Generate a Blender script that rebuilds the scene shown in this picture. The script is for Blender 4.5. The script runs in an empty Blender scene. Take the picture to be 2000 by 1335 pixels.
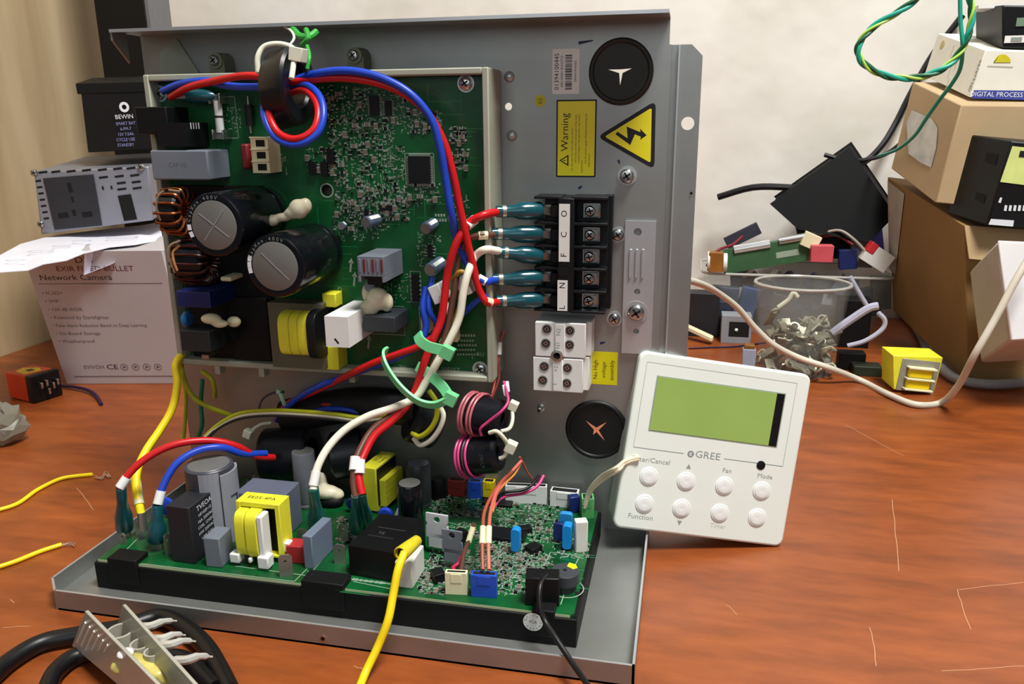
import bpy, math, random
from mathutils import Vector, Matrix
R=random.Random(7)
S=0.01                       # everything below is written in centimetres
V=Vector
# ---------------------------------------------------------------- camera model
CX,CY,CZ=28.0666,-39.063,21.2561
YAW,PIT,ROL,FPX=-0.2137,0.2685,-0.0083,1558.5
def _cam():
    cy,sy=math.cos(YAW),math.sin(YAW)
    fw=V((sy*math.cos(PIT),cy*math.cos(PIT),-math.sin(PIT)));rt=V((cy,-sy,0));up=rt.cross(fw)
    c,s=math.cos(ROL),math.sin(ROL)
    return c*rt+s*up,-s*rt+c*up,fw
RT,UPV,FW=_cam(); CAM=V((CX,CY,CZ))
def ray(px,py): return FW+RT*((px-1000)/FPX)+UPV*((667.5-py)/FPX)
def aY(px,py,y): r=ray(px,py); return CAM+r*((y-CY)/r.y)       # point of a depth plane
def aZ(px,py,z): r=ray(px,py); return CAM+r*((z-CZ)/r.z)       # point of a level
def aX(px,py,x): r=ray(px,py); return CAM+r*((x-CX)/r.x)
def proj(P):
    d=V(P)-CAM; w=d.dot(FW); return 1000+FPX*d.dot(RT)/w, 667.5-FPX*d.dot(UPV)/w
def hz(x,y,py):                                                # height whose image row is py above (x,y)
    lo,hi=-5.,60.
    for _ in range(40):
        m=(lo+hi)/2
        if proj((x,y,m))[1]>py: lo=m
        else: hi=m
    return lo
# ---------------------------------------------------------------- materials
def lin(c): return c/12.92 if c<=.04045 else ((c+.055)/1.055)**2.4
def rgb(h): h=h.lstrip('#'); return tuple(lin(int(h[i:i+2],16)/255) for i in (0,2,4))+(1,)
MT={}
def mat(name,col,rough=.5,metal=0,noise=.06,nscale=60,bump=0,coat=0,trans=0,alpha=1,spec=.5,ior=1.45):
    if name in MT: return MT[name]
    m=bpy.data.materials.new(name); m.use_nodes=True; nt=m.node_tree; b=nt.nodes['Principled BSDF']
    c=rgb(col) if isinstance(col,str) else col
    b.inputs['Base Color'].default_value=c
    b.inputs['Roughness'].default_value=rough; b.inputs['Metallic'].default_value=metal
    b.inputs['Specular IOR Level'].default_value=spec; b.inputs['IOR'].default_value=ior
    b.inputs['Coat Weight'].default_value=coat; b.inputs['Transmission Weight'].default_value=trans
    b.inputs['Alpha'].default_value=alpha
    if noise or bump:
        tc=nt.nodes.new('ShaderNodeTexCoord'); n=nt.nodes.new('ShaderNodeTexNoise')
        n.inputs['Scale'].default_value=nscale; n.inputs['Detail'].default_value=4
        nt.links.new(tc.outputs['Object'],n.inputs['Vector'])
        if noise:
            mr=nt.nodes.new('ShaderNodeMapRange'); mr.inputs[1].default_value=.25; mr.inputs[2].default_value=.75
            mr.inputs[3].default_value=1-noise*2; mr.inputs[4].default_value=1+noise*2
            mx=nt.nodes.new('ShaderNodeMix'); mx.data_type='RGBA'; mx.blend_type='MULTIPLY'; mx.inputs[0].default_value=1
            mx.inputs[6].default_value=c
            nt.links.new(n.outputs['Fac'],mr.inputs[0]); nt.links.new(mr.outputs[0],mx.inputs[7]); nt.links.new(mx.outputs[2],b.inputs['Base Color'])
        if bump:
            bp=nt.nodes.new('ShaderNodeBump'); bp.inputs['Strength'].default_value=bump; bp.inputs['Distance'].default_value=.001
            nt.links.new(n.outputs['Fac'],bp.inputs['Height']); nt.links.new(bp.outputs['Normal'],b.inputs['Normal'])
    MT[name]=m; return m
# ---------------------------------------------------------------- frames and mesh builder
class Fr:
    def __init__(s,o,x=(1,0,0),y=(0,1,0),z=(0,0,1)):
        s.o=V(o); s.x=V(x).normalized(); s.y=V(y).normalized(); s.z=V(z).normalized()
    def p(s,a,b,c=0): return s.o+s.x*a+s.y*b+s.z*c
    def at(s,a,b,c=0): return Fr(s.p(a,b,c),s.x,s.y,s.z)
    def rot(s,a):                                               # turn about own z
        c,q=math.cos(a),math.sin(a); return Fr(s.o,s.x*c+s.y*q,s.y*c-s.x*q,s.z)
def PF(px,py,v): return Fr(aY(px,py,-v),(1,0,0),(0,0,1),(0,-1,0))        # facing the viewer on a plane parallel to the panel
def GF(x,y,z,a=0): return Fr((x,y,z)).rot(a)                              # lying frame, z up
def frame_dir(o,d,ref=(0,0,1)):
    z=V(d).normalized(); r=V(ref)
    if abs(z.dot(r))>.95: r=V((1,0,0))
    x=r.cross(z).normalized(); return Fr(o,x,z.cross(x),z)
def obj_off(o): return OFF.get(o.name,V((0,0,0))) if o else V((0,0,0))
OFF={}
TXT={}
def text_geo(s,size):
    if s not in TXT:
        cu=bpy.data.curves.new('lettering','FONT'); cu.body=s; cu.size=1; cu.align_x='CENTER'; cu.align_y='CENTER'; cu.resolution_u=2
        ob=bpy.data.objects.new('lettering',cu); bpy.context.scene.collection.objects.link(ob)
        bpy.context.view_layer.update()
        me=bpy.data.meshes.new_from_object(ob.evaluated_get(bpy.context.evaluated_depsgraph_get()))
        TXT[s]=([tuple(v.co) for v in me.vertices],[tuple(p.vertices) for p in me.polygons])
        bpy.data.objects.remove(ob); bpy.data.curves.remove(cu); bpy.data.meshes.remove(me)
    return TXT[s]
def fill_geo(outer,holes,th):
    cu=bpy.data.curves.new('outline','CURVE'); cu.dimensions='2D'; cu.fill_mode='BOTH'; cu.extrude=th/2
    for lp in [outer]+holes:
        sp=cu.splines.new('POLY'); sp.points.add(len(lp)-1); sp.use_cyclic_u=True
        for q,(a,b) in zip(sp.points,lp): q.co=(a,b,0,1)
    ob=bpy.data.objects.new('outline',cu); bpy.context.scene.collection.objects.link(ob); bpy.context.view_layer.update()
    me=bpy.data.meshes.new_from_object(ob.evaluated_get(bpy.context.evaluated_depsgraph_get()))
    g=([tuple(v.co) for v in me.vertices],[tuple(p.vertices) for p in me.polygons])
    bpy.data.objects.remove(ob); bpy.data.curves.remove(cu); bpy.data.meshes.remove(me); return g
def circ(x,y,r,n=24,a0=0): return [(x+r*math.cos(a0+2*math.pi*i/n),y+r*math.sin(a0+2*math.pi*i/n)) for i in range(n)]
def rrect(x0,y0,x1,y1,r,n=5):
    o=[]
    for cx,cy,a in((x1-r,y0+r,-90),(x1-r,y1-r,0),(x0+r,y1-r,90),(x0+r,y0+r,180)):
        for i in range(n+1): t=math.radians(a+90*i/n); o.append((cx+r*math.cos(t),cy+r*math.sin(t)))
    return o
def spline(pts,n=8):
    P=[V(p) for p in pts]
    if len(P)<3: return [P[0].lerp(P[-1],i/ n) for i in range(n+1)]
    P=[P[0]*2-P[1]]+P+[P[-1]*2-P[-2]]; o=[]
    for i in range(1,len(P)-2):
        a,b,c,d=P[i-1:i+3]
        # centripetal Catmull-Rom
        t0=0.;t1=t0+max((b-a).length,1e-4)**.5;t2=t1+max((c-b).length,1e-4)**.5;t3=t2+max((d-c).length,1e-4)**.5
        for k in range(n):
            t=t1+(t2-t1)*k/n
            A1=a*((t1-t)/(t1-t0))+b*((t-t0)/(t1-t0));A2=b*((t2-t)/(t2-t1))+c*((t-t1)/(t2-t1));A3=c*((t3-t)/(t3-t2))+d*((t-t2)/(t3-t2))
            B1=A1*((t2-t)/(t2-t0))+A2*((t-t0)/(t2-t0));B2=A2*((t3-t)/(t3-t1))+A3*((t-t1)/(t3-t1))
            o.append(B1*((t2-t)/(t2-t1))+B2*((t-t1)/(t2-t1)))
    o.append(P[-2]); return o
class MB:
    def __init__(s,m=None): s.v=[];s.f=[];s.mi=[];s.ms=[];s.cur=m
    def m(s,m): s.cur=m; return s
    def _mi(s):
        if s.cur not in s.ms: s.ms.append(s.cur)
        return s.ms.index(s.cur)
    def add(s,vs,fs):
        b=len(s.v); s.v+= [V(x) for x in vs]; k=s._mi()
        for f in fs: s.f.append([b+i for i in f]); s.mi.append(k)
        return s
    def hexa(s,p):   # bottom 4 ccw, top 4 ccw
        return s.add(p,[(3,2,1,0),(4,5,6,7),(0,1,5,4),(1,2,6,5),(2,3,7,6),(3,0,4,7)])
    def box(s,fr,x0,y0,z0,x1,y1,z1,tx=0,ty=0):
        return s.hexa([fr.p(x0,y0,z0),fr.p(x1,y0,z0),fr.p(x1,y1,z0),fr.p(x0,y1,z0),fr.p(x0+tx,y0+ty,z1),fr.p(x1-tx,y0+ty,z1),fr.p(x1-tx,y1-ty,z1),fr.p(x0+tx,y1-ty,z1)])
    def prism(s,fr,poly,z0,z1):
        n=len(poly); vs=[fr.p(a,b,z0) for a,b in poly]+[fr.p(a,b,z1) for a,b in poly]
        return s.add(vs,[tuple(range(n-1,-1,-1)),tuple(range(n,2*n))]+[(i,(i+1)%n,n+(i+1)%n,n+i) for i in range(n)])
    def lathe(s,fr,prof,n=24,caps=True):    # prof [(r,z)]
        vs=[];fs=[]
        for r,z in prof:
            for i in range(n): a=2*math.pi*i/n; vs.append(fr.p(r*math.cos(a),r*math.sin(a),z))
        for k in range(len(prof)-1):
            for i in range(n): j=(i+1)%n; fs.append((k*n+i,k*n+j,(k+1)*n+j,(k+1)*n+i))
        if caps: fs.append(tuple(range(n-1,-1,-1))); fs.append(tuple((len(prof)-1)*n+i for i in range(n)))
        return s.add(vs,fs)
    def cyl(s,a,b,r,r2=None,n=16):
        a,b=V(a),V(b); return s.lathe(frame_dir(a,b-a),[(r,0),(r if r2 is None else r2,(b-a).length)],n)
    def tube(s,pts,r,n=8,sm=8,raw=False,prof=None):
        P=[V(p) for p in pts] if raw else spline(pts,sm)
        vs=[];fs=[];T=(P[1]-P[0]).normalized(); x=T.orthogonal().normalized()
        if prof: x=V(prof[2]).normalized() if len(prof)>2 else x
        for i,p in enumerate(P):
            t=(P[min(i+1,len(P)-1)]-P[max(i-1,0)]).normalized()
            x=(x-t*x.dot(t)).normalized() if (x-t*x.dot(t)).length>1e-5 else t.orthogonal().normalized()
            y=t.cross(x); rr=r[i*len(r)//len(P)] if isinstance(r,(list,tuple)) else r
            for k in range(n):
                a=2*math.pi*k/n
                if prof:
                    a=math.pi/4+math.pi/2*k if n==4 else a
                    vs.append(p+x*(math.cos(a)*prof[0])+y*(math.sin(a)*prof[1]))
                else: vs.append(p+x*(rr*math.cos(a))+y*(rr*math.sin(a)))
        for i in range(len(P)-1):
            for k in range(n): j=(k+1)%n; fs.append((i*n+k,i*n+j,(i+1)*n+j,(i+1)*n+k))
        fs.append(tuple(range(n-1,-1,-1))); fs.append(tuple((len(P)-1)*n+k for k in range(n)))
        return s.add(vs,fs)
    def torus(s,fr,R0,r,n=32,k=10,sq=1,a0=0,a1=2*math.pi):
        full=abs(a1-a0-2*math.pi)<1e-6; vs=[];fs=[];N=n if full else n+1
        for i in range(N):
            a=a0+(a1-a0)*i/n; d=(math.cos(a),math.sin(a))
            for j in range(k):
                b=2*math.pi*j/k; q=R0+r*math.cos(b); vs.append(fr.p(d[0]*q,d[1]*q,r*sq*math.sin(b)))
        for i in range(n if full else n):
            i2=(i+1)%N
            for j in range(k): j2=(j+1)%k; fs.append((i*k+j,i2*k+j,i2*k+j2,i*k+j2))
        return s.add(vs,fs)
    def ring(s,fr,ro,ri,h,n=32,c=.12):      # square-section ring with soft edges, centred
        pr=[(ri+c,-h/2),(ro-c,-h/2),(ro,-h/2+c),(ro,h/2-c),(ro-c,h/2),(ri+c,h/2),(ri,h/2-c),(ri,-h/2+c),(ri+c,-h/2)]
        return s.lathe(fr,pr,n,caps=False)
    def ball(s,c,r,n=14,k=8,fr=None):
        fr=fr or Fr(c); r=V(r) if not isinstance(r,(int,float)) else V((r,r,r)); vs=[fr.p(0,0,-r.z)];fs=[]
        for j in range(1,k):
            t=math.pi*j/k-math.pi/2
            for i in range(n): a=2*math.pi*i/n; vs.append(fr.p(r.x*math.cos(t)*math.cos(a),r.y*math.cos(t)*math.sin(a),r.z*math.sin(t)))
        vs.append(fr.p(0,0,r.z)); L=len(vs)-1
        for i in range(n):
            j=(i+1)%n; fs.append((0,1+j,1+i)); fs.append((L,1+(k-2)*n+i,1+(k-2)*n+j))
            for q in range(k-2): fs.append((1+q*n+i,1+q*n+j,1+(q+1)*n+j,1+(q+1)*n+i))
        return s.add(vs,fs)
    def text(s,fr,t,size,sx=1):
        vs,fs=text_geo(t,1); return s.add([fr.p(a*size*sx,b*size,c) for a,b,c in vs],fs)
    def plate(s,fr,outer,holes,th):
        vs,fs=fill_geo(outer,holes,th); return s.add([fr.p(*q) for q in vs],fs)
    def quad(s,fr,x0,y0,x1,y1,z=0): return s.add([fr.p(x0,y0,z),fr.p(x1,y0,z),fr.p(x1,y1,z),fr.p(x0,y1,z)],[(0,1,2,3)])
    def build(s,name,parent=None,label=None,bevel=0,smooth=True,flat=False,origin=None,segs=2,subsurf=0):
        off=obj_off(parent)
        if parent is None:
            if origin is None:
                xs=[v.x for v in s.v];ys=[v.y for v in s.v];zs=[v.z for v in s.v]
                origin=V(((min(xs)+max(xs))/2,(min(ys)+max(ys))/2,min(zs)))
            off=V(origin)
        me=bpy.data.meshes.new(name); me.from_pydata([tuple((v-off)*S) for v in s.v],[],s.f); me.update()
        for m in s.ms: me.materials.append(m)
        for p,k in zip(me.polygons,s.mi): p.material_index=k
        if smooth:
            me.polygons.foreach_set('use_smooth',[True]*len(me.polygons)); me.update(); me.set_sharp_from_angle(angle=math.radians(38))
        o=bpy.data.objects.new(name,me); bpy.context.scene.collection.objects.link(o)
        if parent is None: o.location=off*S
        else: o.parent=parent
        OFF[o.name]=off
        if bevel:
            b=o.modifiers.new('soft edges','BEVEL'); b.width=bevel*S; b.segments=segs; b.limit_method='ANGLE'; b.angle_limit=math.radians(40); b.harden_normals=False
        if subsurf: q=o.modifiers.new('smooth','SUBSURF'); q.levels=subsurf; q.render_levels=subsurf
        if label: o['label']=label
        return o
def thing(name,label,cat,loc,group=None):
    o=bpy.data.objects.new(name,None); bpy.context.scene.collection.objects.link(o); o.empty_display_size=.01
    o.location=V(loc)*S; OFF[o.name]=V(loc); return tag(o,label,cat,group)
def tag(o,label,cat,group=None):
    o['label']=label; o['category']=cat
    if group: o['group']=group
    return o
def struct(o): o['kind']='structure'; return o
def pxbox(mb,front,back,inset=0):
    """box from its front quad TL,TR,BR,BL as (px,py,y) plus the far end of one edge: back=(corner index,px,py,y)"""
    q=[aY(*c) for c in front]; d=aY(*back[1:])-q[back[0]]
    mb.hexa([q[3],q[2],q[2]+d,q[3]+d,q[0],q[1],q[1]+d,q[0]+d]); return q,d
# ---------------------------------------------------------------- palette
M_galv=mat('galvanised sheet steel','#9a9c98',.42,.72,.05,30,.15)
M_galvd=mat('galvanised steel edge','#bcbfc0',.32,.6,.03,40)
M_steel=mat('bright plated screw steel','#c4c4c0',.25,1,.05,80)
M_dark=mat('dark recess','#0b0b0c',.8,0,0)
M_hole=mat('black void','#030303',.9,0,0)
M_blk=mat('black moulded plastic','#0e0f11',.42,0,.08,40,.05,spec=.35)
M_blk2=mat('matte black plastic','#090a0b',.6,0,.08,40,spec=.3)
M_ferr=mat('black ferrite sleeve','#12141a',.34,0,.06,30,.05,spec=.4)
M_gry=mat('grey epoxy case','#6f7680',.45,0,.05,40)
M_gryb=mat('blue grey capacitor case','#6c7789',.45,0,.04,40)
M_sleeve=mat('black glossy shrink sleeve','#0c0d12',.2,0,.05,20,.03,coat=.3,spec=.4)
M_alu=mat('brushed aluminium can top','#7c7c78',.4,.4,.05,50)
M_frame=mat('pale grey green plastic frame','#a2a493',.5,0,.04,40)
M_framed=mat('olive grey plastic','#6f7160',.55,0,.05,40)
M_white=mat('white plastic','#e3e4e0',.45,0,.03,30)
M_ivory=mat('ivory nylon','#e6dfb8',.45,0,.05,30)
M_cream=mat('cream glue','#e5ddbd',.4,0,.05,60,.2,coat=.2)
M_red=mat('red wire insulation','#c4161c',.36,0,.05,50)
M_redd=mat('dark red plastic','#6e1b1b',.45,0,.05,50)
M_blue=mat('blue wire insulation','#1d42b4',.36,0,.05,50)
M_blu2=mat('bright blue lacquer','#1b8ee0',.3,0,.05,50)
M_blu3=mat('blue connector plastic','#2350c0',.42,0,.05,50)
M_navy=mat('dark navy lacquer','#14245e',.4,0,.05,50)
M_yel=mat('yellow wire insulation','#f0d410',.4,0,.05,50)
M_yel2=mat('yellow tape','#e8e43a',.35,0,.06,60,.15)
M_yel3=mat('yellow green insulation','#b6b81a',.4,0,.08,50)
M_wht=mat('white wire insulation','#e9e6d2',.4,0,.05,50)
M_brn=mat('brown wire insulation','#5e3a2c',.45,0,.08,50)
M_pink=mat('pink wire insulation','#d2407e',.4,0,.05,50)
M_salm=mat('salmon wire insulation','#d2685c',.4,0,.06,50)
M_grn=mat('green cable tie nylon','#6fc98c',.4,0,.05,50)
M_tie=mat('natural cable tie nylon','#dcdcc6',.4,0,.04,50)
M_teal=mat('translucent teal crimp sleeve','#175a66',.22,0,.15,80,.1,coat=.4,trans=.35)
M_teald=mat('dark teal rubber boot','#12474f',.3,0,.12,60,.1,coat=.3)
M_tin=mat('tinned metal tab','#a9a79c',.35,.85,.08,80)
M_copper=mat('copper winding','#8a4a24',.35,.7,.2,120)
M_pcb=mat('green solder mask','#084e24',.33,0,.25,55,.05,coat=.1)
M_pcbe=mat('bare board edge','#b9c79a',.6,0,.05,60)
M_trace=mat('lighter green trace','#1d7a40',.35,0,.1,60)
M_silk=mat('white board print','#93a392',.6,0,.05,60)
M_pad=mat('solder joints','#9ea49c',.4,.4,.1,90)
M_smdb=mat('tan ceramic chip','#6f6556',.5,0,.15,60)
M_card=mat('brown cardboard','#a48a66',.8,0,.06,20,.1)
M_cardt=mat('tan cardboard','#b59d78',.8,0,.05,20,.1)
M_cardd=mat('dark brown cardboard','#8a6d42',.8,0,.08,15,.1)
M_paper=mat('white paper','#dcdce6',.7,0,.03,20,.05)
M_lens=mat('printed grey','#7b7a80',.6,0,0)
M_ink=mat('black ink','#101012',.6,0,0)
M_inkw=mat('white ink','#dfe2e8',.6,0,0)
M_inkg=mat('grey ink','#8b9290',.6,0,0)
M_lab=mat('yellow label stock','#ece21a',.35,0,.02,30,coat=.2)
M_clear=mat('clear plastic','#b4b8b4',.12,0,0,trans=.0,alpha=.1,spec=.6)
M_cable=mat('white round cable jacket','#cfc9b8',.4,0,.08,30,.05)
M_cblk=mat('black cable jacket','#0c0c0f',.4,0,.05,30)
# ================================================================ ROOM AND DESK
def wood_desk():
    m=bpy.data.materials.new('reddish brown laminate'); m.use_nodes=True; nt=m.node_tree; b=nt.nodes['Principled BSDF']; N=nt.nodes.new; L=nt.links.new
    tc=N('ShaderNodeTexCoord'); mp=N('ShaderNodeMapping'); mp.inputs['Rotation'].default_value=(0,0,.06); mp.inputs['Scale'].default_value=(12,45,1)
    n=N('ShaderNodeTexNoise'); n.inputs['Scale'].default_value=1.6; n.inputs['Detail'].default_value=8; n.inputs['Roughness'].default_value=.65
    n2=N('ShaderNodeTexNoise'); n2.inputs['Scale'].default_value=3.2; n2.inputs['Detail'].default_value=3
    cr=N('ShaderNodeValToRGB'); e=cr.color_ramp.elements; e[0].position=.3;e[0].color=rgb('#763c19');e[1].position=.72;e[1].color=rgb('#a15626')
    q=cr.color_ramp.elements.new(.5); q.color=rgb('#8e491f')
    cr2=N('ShaderNodeValToRGB'); e=cr2.color_ramp.elements; e[0].position=.3;e[0].color=(.82,.78,.74,1);e[1].position=.7;e[1].color=(1.1,1.06,1.02,1)
    mx=N('ShaderNodeMix'); mx.data_type='RGBA'; mx.blend_type='MULTIPLY'; mx.inputs[0].default_value=1
    L(tc.outputs['Object'],mp.inputs[0]); L(mp.outputs[0],n.inputs['Vector']); L(tc.outputs['Object'],n2.inputs['Vector'])
    L(n.outputs['Fac'],cr.inputs[0]); L(n2.outputs['Fac'],cr2.inputs[0]); L(cr.outputs[0],mx.inputs[6]); L(cr2.outputs[0],mx.inputs[7]); L(mx.outputs[2],b.inputs['Base Color'])
    b.inputs['Roughness'].default_value=.36
    bp=N('ShaderNodeBump'); bp.inputs['Strength'].default_value=.12; bp.inputs['Distance'].default_value=.0006; L(n.outputs['Fac'],bp.inputs['Height']); L(bp.outputs[0],b.inputs['Normal'])
    return m
def plaster(name,c1,c2,sc=9):
    m=bpy.data.materials.new(name); m.use_nodes=True; nt=m.node_tree; b=nt.nodes['Principled BSDF']; N=nt.nodes.new; L=nt.links.new
    tc=N('ShaderNodeTexCoord'); n=N('ShaderNodeTexNoise'); n.inputs['Scale'].default_value=sc; n.inputs['Detail'].default_value=6
    cr=N('ShaderNodeValToRGB'); e=cr.color_ramp.elements; e[0].position=.35;e[0].color=rgb(c1);e[1].position=.6;e[1].color=rgb(c2)
    n2=N('ShaderNodeTexNoise'); n2.inputs['Scale'].default_value=sc*2.2; n2.inputs['Detail'].default_value=2
    L(tc.outputs['Object'],n.inputs['Vector']); L(tc.outputs['Object'],n2.inputs['Vector']); L(n.outputs['Fac'],cr.inputs[0]); L(cr.outputs[0],b.inputs['Base Color'])
    bp=N('ShaderNodeBump'); bp.inputs['Strength'].default_value=.35; bp.inputs['Distance'].default_value=.006; L(n2.outputs['Fac'],bp.inputs['Height']); L(bp.outputs[0],b.inputs['Normal'])
    b.inputs['Roughness'].default_value=.75; return m
def plywood():
    m=bpy.data.materials.new('pale plywood'); m.use_nodes=True; nt=m.node_tree; b=nt.nodes['Principled BSDF']; N=nt.nodes.new; L=nt.links.new
    tc=N('ShaderNodeTexCoord'); mp=N('ShaderNodeMapping'); mp.inputs['Scale'].default_value=(10,22,3)
    n=N('ShaderNodeTexNoise'); n.inputs['Scale'].default_value=1.2; n.inputs['Detail'].default_value=6; n.inputs['Distortion'].default_value=.6
    cr=N('ShaderNodeValToRGB'); e=cr.color_ramp.elements; e[0].position=.3;e[0].color=rgb('#a8906b');e[1].position=.65;e[1].color=rgb('#c0aa86')
    L(tc.outputs['Object'],mp.inputs[0]); L(mp.outputs[0],n.inputs['Vector']); L(n.outputs['Fac'],cr.inputs[0]); L(cr.outputs[0],b.inputs['Base Color'])
    b.inputs['Roughness'].default_value=.6; return m
M_desk=wood_desk(); M_wall=plaster('white plaster','#d6d3c8','#e6e4dc'); M_ply=plywood(); M_floor=mat('grey floor tiles','#8a8780',.6)
W0=Fr((0,0,0))
o=MB(M_wall).box(W0,-40,54,-75,150,58,120).build('wall_back'); struct(o)
mb=MB(M_ply).box(W0,-40,-30,-75,-35.5,54,120)
o=mb.build('wall_left'); struct(o)
o=MB(M_floor).box(W0,-60,-140,-78,150,58,-75).build('floor'); struct(o)
dk=thing('desk','reddish brown laminate workbench covered in fine scratches, under everything','desk',(40,-10,-75))
mb=MB(M_desk).box(W0,-35.4,-45,-3,120,53.9,0); 

M_scr=mat('pale scratch in laminate','#c69a78',.6,0,0)
sc=mb.m(M_scr)
for a,b in (((1743,975),(1757,1115)),((1870,1150),(1895,1228)),((1872,1150),(2000,1137)),((1650,828),(1765,890)),((150,952),(184,995)),((20,1170),(28,1176)),((1840,1310),(2000,1300)),((690,1300),(712,1306)),((1420,1180),(1440,1200)),((5,1225),(60,1222)),((1700,1225),(1712,1300))):
    p,q=aZ(*a,.004),aZ(*b,.004); d=(q-p).normalized(); s=V((-d.y,d.x,0))*.013
    n=6; L_=[p.lerp(q,i/n)+s*R.uniform(-3,3) for i in range(n+1)]
    for i in range(n): sc.add([L_[i]-s,L_[i+1]-s,L_[i+1]+s,L_[i]+s],[(0,1,2,3)])
sc.build('desk_top',dk)
for x,y in ((-30,-40),(115,-40),(-30,40),(115,40)): MB(M_galv).box(W0,x-2.5,y-2.5,-75,x+2.5,y+2.5,-3).build('leg',dk)
def screw(mb,fr,r,h=.12,washer=True,hexh=False):
    if washer: mb.m(M_galvd).lathe(fr,[(r*1.35,0),(r*1.35,.05),(r*.5,.05)],20)
    f=fr.at(0,0,.04)
    if hexh: mb.m(M_steel).prism(f,circ(0,0,r,6),0,h*1.3); f=f.at(0,0,h*1.3-h*.5)
    mb.m(M_steel).lathe(f,[(r,0),(r*.97,h*.5),(r*.75,h*.9),(r*.3,h)],18)
    for a in (0.6,2.17):
        g=f.rot(a); mb.m(M_dark).box(g,-r*.6,-r*.12,h*.75,r*.6,r*.12,h*1.06)
# ================================================================ METAL BRACKET
W,H,D,LIP=27.,25.8,12.3,.96
br=thing('metal_bracket','grey galvanised L-shaped steel bracket carrying the circuit boards','bracket',(13.5,-6,0))
PN=Fr((0,0,0),(1,0,0),(0,0,1),(0,-1,0))     # panel frame: u right, v up, n to the viewer
def pn(px,py): q=aY(px,py,0); return q.x,q.z
kt,kb=pn(1213,140),pn(1165,838)
def star(cx,cy,tips,inner):
    o=[]
    for i,(a,r) in enumerate(tips):
        a2=tips[(i+1)%len(tips)][0]; a2=a2 if a2>a else a2+360
        o.append((cx+r*math.cos(math.radians(a)),cy+r*math.sin(math.radians(a)))); m=math.radians((a+a2)/2); o.append((cx+inner*math.cos(m),cy+inner*math.sin(m)))
    return o
holes=[circ(*kt,1.25),circ(*kb,1.25),circ(*pn(993,208),.18,16)]
mb=MB(M_galv).plate(PN.at(0,0,-.05),[(0,0),(W,0),(W,H),(0,H)],holes,.1)
mb.build('back_panel',br)
# side flange right of the double bend
sf=MB(M_galv)
fl=Fr((0,.28,0),(1,0,0),(0,0,1),(0,-1,0)); hx,hy=pn(1338,241)
sf.plate(fl.at(0,0,-.05),[(27.08,.9),(28.5,.9),(28.5,24.1),(28.0,24.6),(27.08,24.6)],[circ(hx+.12,hy,.3)],.1)
sf.box(W0,27,0,.9,27.1,.38,24.6); sf.m(M_galvd).box(W0,27.42,.1,.9,27.5,.28,24.58)
sf.m(M_hole).lathe(Fr(fl.p(*pn(1350,378),.052),fl.x,fl.y,fl.z),[(.07,0),(.07,.01)],10)
sf.build('side_flange',br)
tf=MB(M_galv).prism(Fr((0,0,H)),[(0,0),(0,-2.3),(W,-2.3),(W,0)],-.1,0)
tf.m(M_galvd).box(W0,0,-2.36,H-.14,W,-2.3,H+.01)
tf.m(M_galv).hexa([V(p) for p in((0,-2.3,H-.5),(.1,-2.3,H-.5),(.1,-1.2,H-1.5),(0,-1.2,H-1.5),(0,-2.3,H-.1),(.1,-2.3,H-.1),(.1,-1.2,H-.1),(0,-1.2,H-.1))])
tf.build('top_flange',br)
tr=MB(M_galv).prism(W0,[(1,-D),(W,-D),(W,0),(0,0),(0,-D+1)],0,.1)
def lip(a,b,t=.1):
    a,b=V(a),V(b); d=(b-a).normalized(); n=V((-d.y,d.x,0))*t
    tr.m(M_galv).hexa([a,b,b+n,a+n]+[q+V((0,0,LIP)) for q in (a,b,b+n,a+n)])
    tr.m(M_galvd).hexa([q+V((0,0,LIP)) for q in (a,b,b+n,a+n)]+[q+V((0,0,LIP+.03)) for q in (a,b,b+n,a+n)])
lip((.9,-D,0),(W,-D,0)); lip((0,0,0),(0,-D+.9,0)); lip((0,-D+.9,0),(.9,-D,0)); lip((W,-D,0),(W,0,0))
hq=aY(631,1246,-D); tr.m(M_steel).lathe(Fr((hq.x,-D,hq.z),(1,0,0),(0,0,1),(0,-1,0)),[(.16,-.02),(.16,.02),(.1,.03)],16); tr.m(M_hole).lathe(Fr((hq.x,-D,hq.z),(1,0,0),(0,0,1),(0,-1,0)),[(.1,0),(.1,.035)],12)
tr.build('base_tray',br)
for (c,tips,inn) in ((kt,[(15,.52),(170,.6),(268,.62)],.1),(kb,[(42,.75),(140,.85),(240,.35),(308,.85)],.13)):
    g=MB(mat('dark olive rubber grommet','#1d1b12' if c is kt else '#0c0c0c',.5,0,.05) if c is kt else mat('black rubber grommet','#0d0d0e',.5,0,.05))
    g.plate(PN.at(0,0,.06),circ(*c,1.5 if c is kb else 1.38,40),[star(c[0],c[1],tips,inn)],.08)
    g.torus(PN.at(c[0],c[1],.06),1.5 if c is kb else 1.36,.13,40)
    g.build('rubber_grommet',br,'grommet slit open in a pale star' if c is kt else 'grommet slit open in a brown star')
for px,py,r in ((1225,343,.34),(1207,458,.29),(1200,622,.29)):
    mb=MB(); screw(mb,PN.at(*pn(px,py)),r,.2,True,r>.3); mb.build('screw',br)
mb=MB(M_steel); c=pn(1057,795); mb.lathe(PN.at(*c),[(.2,0),(.2,.08),(.13,.12),(.13,.5),(.08,.52)],14).m(M_dark).lathe(PN.at(c[0],c[1],.521),[(.07,0),(.07,.01)],10); mb.build('standoff_stud',br)
for px,py in ((995,150),(1000,265)):
    MB(M_galvd).lathe(PN.at(*pn(px,py)),[(.26,0),(.23,.12),(.13,.2),(.02,.22)],18).build('rivet_bump',br)
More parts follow.
